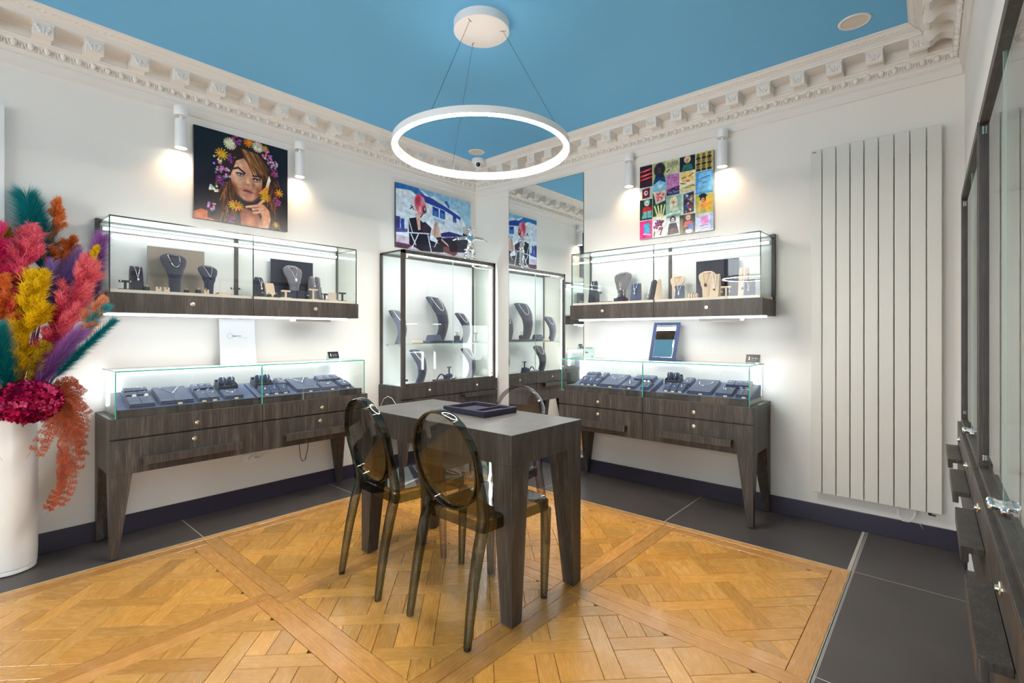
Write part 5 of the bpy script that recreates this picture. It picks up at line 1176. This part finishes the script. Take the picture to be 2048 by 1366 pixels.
t=thing('ring_box','navy cube box beside the arched bracelet on the cabinet floor','box',(3.075,3.475,F0+.0142)); obj('box_body',MB().box(-.035,.035,-.03,.03,0,.036),M['velvet'],t,bev=.003)
tee('black earring stand on the navy cube box',(3.085,3.475,F0+.0504),.3,.05,.075,M['black'],'stud')
# --- blue sloping trays in the two counter cases
SL=math.atan2(.075,.225)
TAGME=mesh('price_tag',MB().box(-.011,.011,-.0015,.0015,0,.0085)); PAD={}
def w2(side,u,v,z):
    return (.555+u,3.28+v,.743+z) if side=='L' else (3.235+v,2.321-u,.743+z)
def slope_pt(side,u,s,lift=0):   # s: metres up the slope
    v=.024+s*math.cos(SL)-lift*math.sin(SL); z=.0445+s*math.sin(SL)+lift*math.cos(SL); return w2(side,u,v,z)
def tray(side,u0,u1,label):
    t=thing('slope_tray',label,'tray',w2(side,u0,.022,.0385),0 if side=='L' else R90)
    obj('tray_body',MB().extr_x([(.0,0),(.232,0),(.232,.0805),(.225,.0805),(0,.0055)],0,u1-u0),M['velvet_slope'],t,bev=.0015)
def rot(side): return (SL,0,0 if side=='L' else R90)
def padthing(side,label,name='jewellery_pad'):
    return None
def pad(side,u0,u1,s0,s1,kind,where,tagn=1):
    rz=0 if side=='L' else R90; w=u1-u0; d=s1-s0; loc=slope_pt(side,u0,s0,.0012)
    names={'neck':'wide velvet necklace pad','chain':'small velvet chain pad','ring':'velvet pad with two large rings','loops':'velvet pad with hoop earrings','row':'narrow velvet stud strip','three':'three-part velvet pad','cushion':'velvet bracelet holder with two cushions','single':'narrow velvet pad','vee':'velvet pad with four chevron necklaces'}
    lab=names[kind]+' '+where
    t=thing('jewellery_pad',lab,'pad',loc,0); t.rotation_euler=rot(side); t.scale=(1,1,1.5); m=M['velvet']
    J=MB(); B=MB(); pend=MB(); h=.014
    cy=d/2
    if kind in('neck','chain'):
        B.box(0,w,0,d,0,.007).box(.004,w-.004,.004,d-.003,.0075,h)
        wd=.30 if kind=='neck' else .26; n=13; deep=random.choice((.42,.5,.36)) ; sh=random.random()<.5
        P=[(w/2+ (2*i/(n-1)-1)*w*wd,d*.93-deep*d*((1-abs(2*i/(n-1)-1)) if sh else math.sqrt(max(0,1-(2*i/(n-1)-1)**2))),h+.002) for i in range(n)]
        J.tube(P,.0014,5); pend.ball((P[6][0],P[6][1]-.004,h+.004),.006,.006,.004,8,5)
    elif kind=='ring':
        B.box(0,w,0,d,0,.008).box(.004,w*.5-.001,.004,d-.003,.0085,h).box(w*.5+.001,w-.004,.004,d-.003,.0085,h)
        for x in (w*.27,w*.73): J.tube([(x+.008*math.cos(k*PI/6),d*.62,h+.004+.008*math.sin(k*PI/6)) for k in range(12)],.0014,5,True); pend.ball((x,d*.60,h+.014),.011,.008,.006,10,6)
    elif kind=='vee':
        B.box(0,w,0,d,0,.010).box(.004,w*.5-.001,.004,d*.48,.0105,.016).box(w*.5+.001,w-.004,.004,d*.48,.0105,.016).box(.004,w*.5-.001,d*.52,d-.003,.0105,.020).box(w*.5+.001,w-.004,d*.52,d-.003,.0105,.020)
        for x in (w*.27,w*.73):
            for y,z in ((d*.80,.0215),(d*.34,.0175)): J.tube([(x-.018,y+.010,z),(x,y-.006,z),(x+.018,y+.010,z)],.0014,5)
    elif kind=='loops':
        B.box(0,w,0,d,0,.007).box(.004,w*.5-.001,.004,d-.003,.0075,h).box(w*.5+.001,w-.004,.004,d-.003,.0075,h)
        for x in (w*.2,w*.36,w*.66,w*.82): y=d*(.75 if x in(w*.2,w*.66) else .45); J.tube([(x+.008*math.cos(k*PI/6),y,h+.004+.008*math.sin(k*PI/6)) for k in range(12)],.0018,5,True)
    elif kind=='row':
        B.box(0,w,0,d,0,.008); n=3
        for k in range(n): B.box(w*k/n+.002,w*(k+1)/n-.002,.003,d-.003,.008,.018); 
        for k in range(n):
            x=w*(k+.5)/n
            for q in (-.005,.005): J.ball((x+q,d*.5,.020),.003,.003,.003,8,5)
    elif kind=='three':
        for k in range(3):
            a,b_=w*k/3+.002,w*(k+1)/3-.002; B.add([(a,0,0),(b_,0,0),(b_,d,0),(a,d,0),(a,0,.008),(b_,0,.008),(b_,d,.022),(a,d,.022)],[(0,3,2,1),(4,5,6,7),(0,1,5,4),(1,2,6,5),(2,3,7,6),(3,0,4,7)])
            x=(a+b_)/2; J.tube([(x-.012,d*.85,.021),(x,d*.45,.017),(x+.012,d*.85,.021)],.0012,5); J.ball((x,d*.40,.018),.004,.004,.004,8,5)
    elif kind=='cushion':
        m=M['velvet_dk']; B.box(0,w,0,d,0,.006).box(0,w,0,.008,.006,.022).box(0,w,d-.006,d,.006,.03).box(0,.005,.008,d-.006,.006,.026).box(w-.005,w,.008,d-.006,.006,.026)
        for x in (w*.27,w*.73): 
            c=MB().lathe([(.004,-.021),(.017,-.019),(.021,-.008),(.021,.008),(.017,.019),(.004,.021)],(x,cy+.006,.030),16,'x'); pend.join(c)
            J.tube([(x,cy+.006+.0222*math.cos(k*PI/8),.030+.0222*math.sin(k*PI/8)) for k in range(16)],.0016,5,True)
    elif kind=='single':
        B.box(0,w,0,d,0,.010).box(.004,w-.004,.004,d-.003,.0105,.018); J.tube([(w*.3,d*.9,.0195),(w*.5,d*.35,.0195),(w*.7,d*.9,.0195)],.0012,5); pend.ball((w*.5,d*.3,.021),.005,.005,.004,8,5)
    obj('pad_body',B,m,t,bev=.0012)
    if kind=='cushion': obj('cushions',pend,M['velvet'],t,smooth=True); pend=MB()
    nm={'neck':'necklace','chain':'necklace','ring':'rings','loops':'hoop_earrings','row':'stud_earrings','three':'pendants','cushion':'bracelets','single':'necklace','vee':'necklaces'}[kind]
    j=thing(nm,'silver '+nm.replace('_',' ')+' on the '+lab,'jewellery',loc,0); j.rotation_euler=rot(side); j.scale=(1,1,1.5)
    obj('metal',J,M['silver'],j,smooth=True)
    if pend.v: obj('stones',pend,M['pearl'],j,smooth=True)
    for k in range(tagn):
        p=slope_pt(side,u0+w*(k+.5)/tagn+(.012 if tagn==1 else 0),s0-.006,.002)
        o=obj('price_tag',TAGME,M['tagm'],loc=p); o.rotation_euler=(SL*.4-.3,0,0 if side=='L' else R90)
        tag(o,'small gold price tag of the '+lab,'price tag','gold price tags of the '+names[kind] if tagn>1 else 'gold price tags on the blue pads')
WH=('on the bouquet-end blue tray','on the corner-end blue tray','on the mirror-end blue tray','on the radiator-end blue tray')
tray('L',.034,.737,'blue sloping tray at the bouquet end of the counter case'); tray('L',.749,1.447,'blue sloping tray at the corner end of the counter case')
tray('R',.115,.770,'blue sloping tray at the mirror end of the counter case'); tray('R',.810,1.436,'blue sloping tray at the radiator end of the counter case')
pad('L',.090,.206,.128,.222,'vee',WH[0],0); pad('L',.086,.206,.006,.118,'ring',WH[0],0); pad('L',.228,.396,.012,.222,'neck',WH[0]); pad('L',.425,.535,.145,.22,'row',WH[0],0); pad('L',.418,.532,.010,.130,'loops',WH[0],2); pad('L',.562,.674,.132,.222,'cushion',WH[0],0); pad('L',.558,.668,.010,.118,'chain',WH[0])
pad('L',.782,.896,.132,.225,'cushion',WH[1],0); pad('L',.930,.992,.128,.225,'single','beside the bracelet holder '+WH[1],0); pad('L',.782,.966,.022,.105,'three',WH[1],3); pad('L',1.008,1.178,.012,.222,'neck',WH[1]); pad('L',1.225,1.398,.140,.222,'row',WH[1],0); pad('L',1.192,1.318,.012,.118,'chain',WH[1]); pad('L',1.338,1.420,.012,.112,'single',WH[1])
pad('R',.140,.255,.118,.225,'vee',WH[2],0); pad('R',.282,.335,.118,.225,'single',WH[2],0); pad('R',.168,.340,.020,.100,'three',WH[2],3); pad('R',.352,.518,.012,.222,'neck',WH[2]); pad('R',.535,.648,.012,.122,'chain',WH[2]); pad('R',.576,.735,.142,.222,'row',WH[2],0); pad('R',.688,.752,.012,.112,'ring',WH[2],0)
pad('R',.826,.926,.132,.228,'cushion',WH[3],0); pad('R',.952,1.018,.118,.228,'single',WH[3],1); pad('R',.856,1.005,.020,.102,'three',WH[3],3); pad('R',1.030,1.190,.012,.222,'neck',WH[3]); pad('R',1.242,1.395,.142,.222,'row',WH[3],0); pad('R',1.215,1.322,.012,.118,'chain',WH[3]); pad('R',1.342,1.418,.012,.112,'loops',WH[3],1)
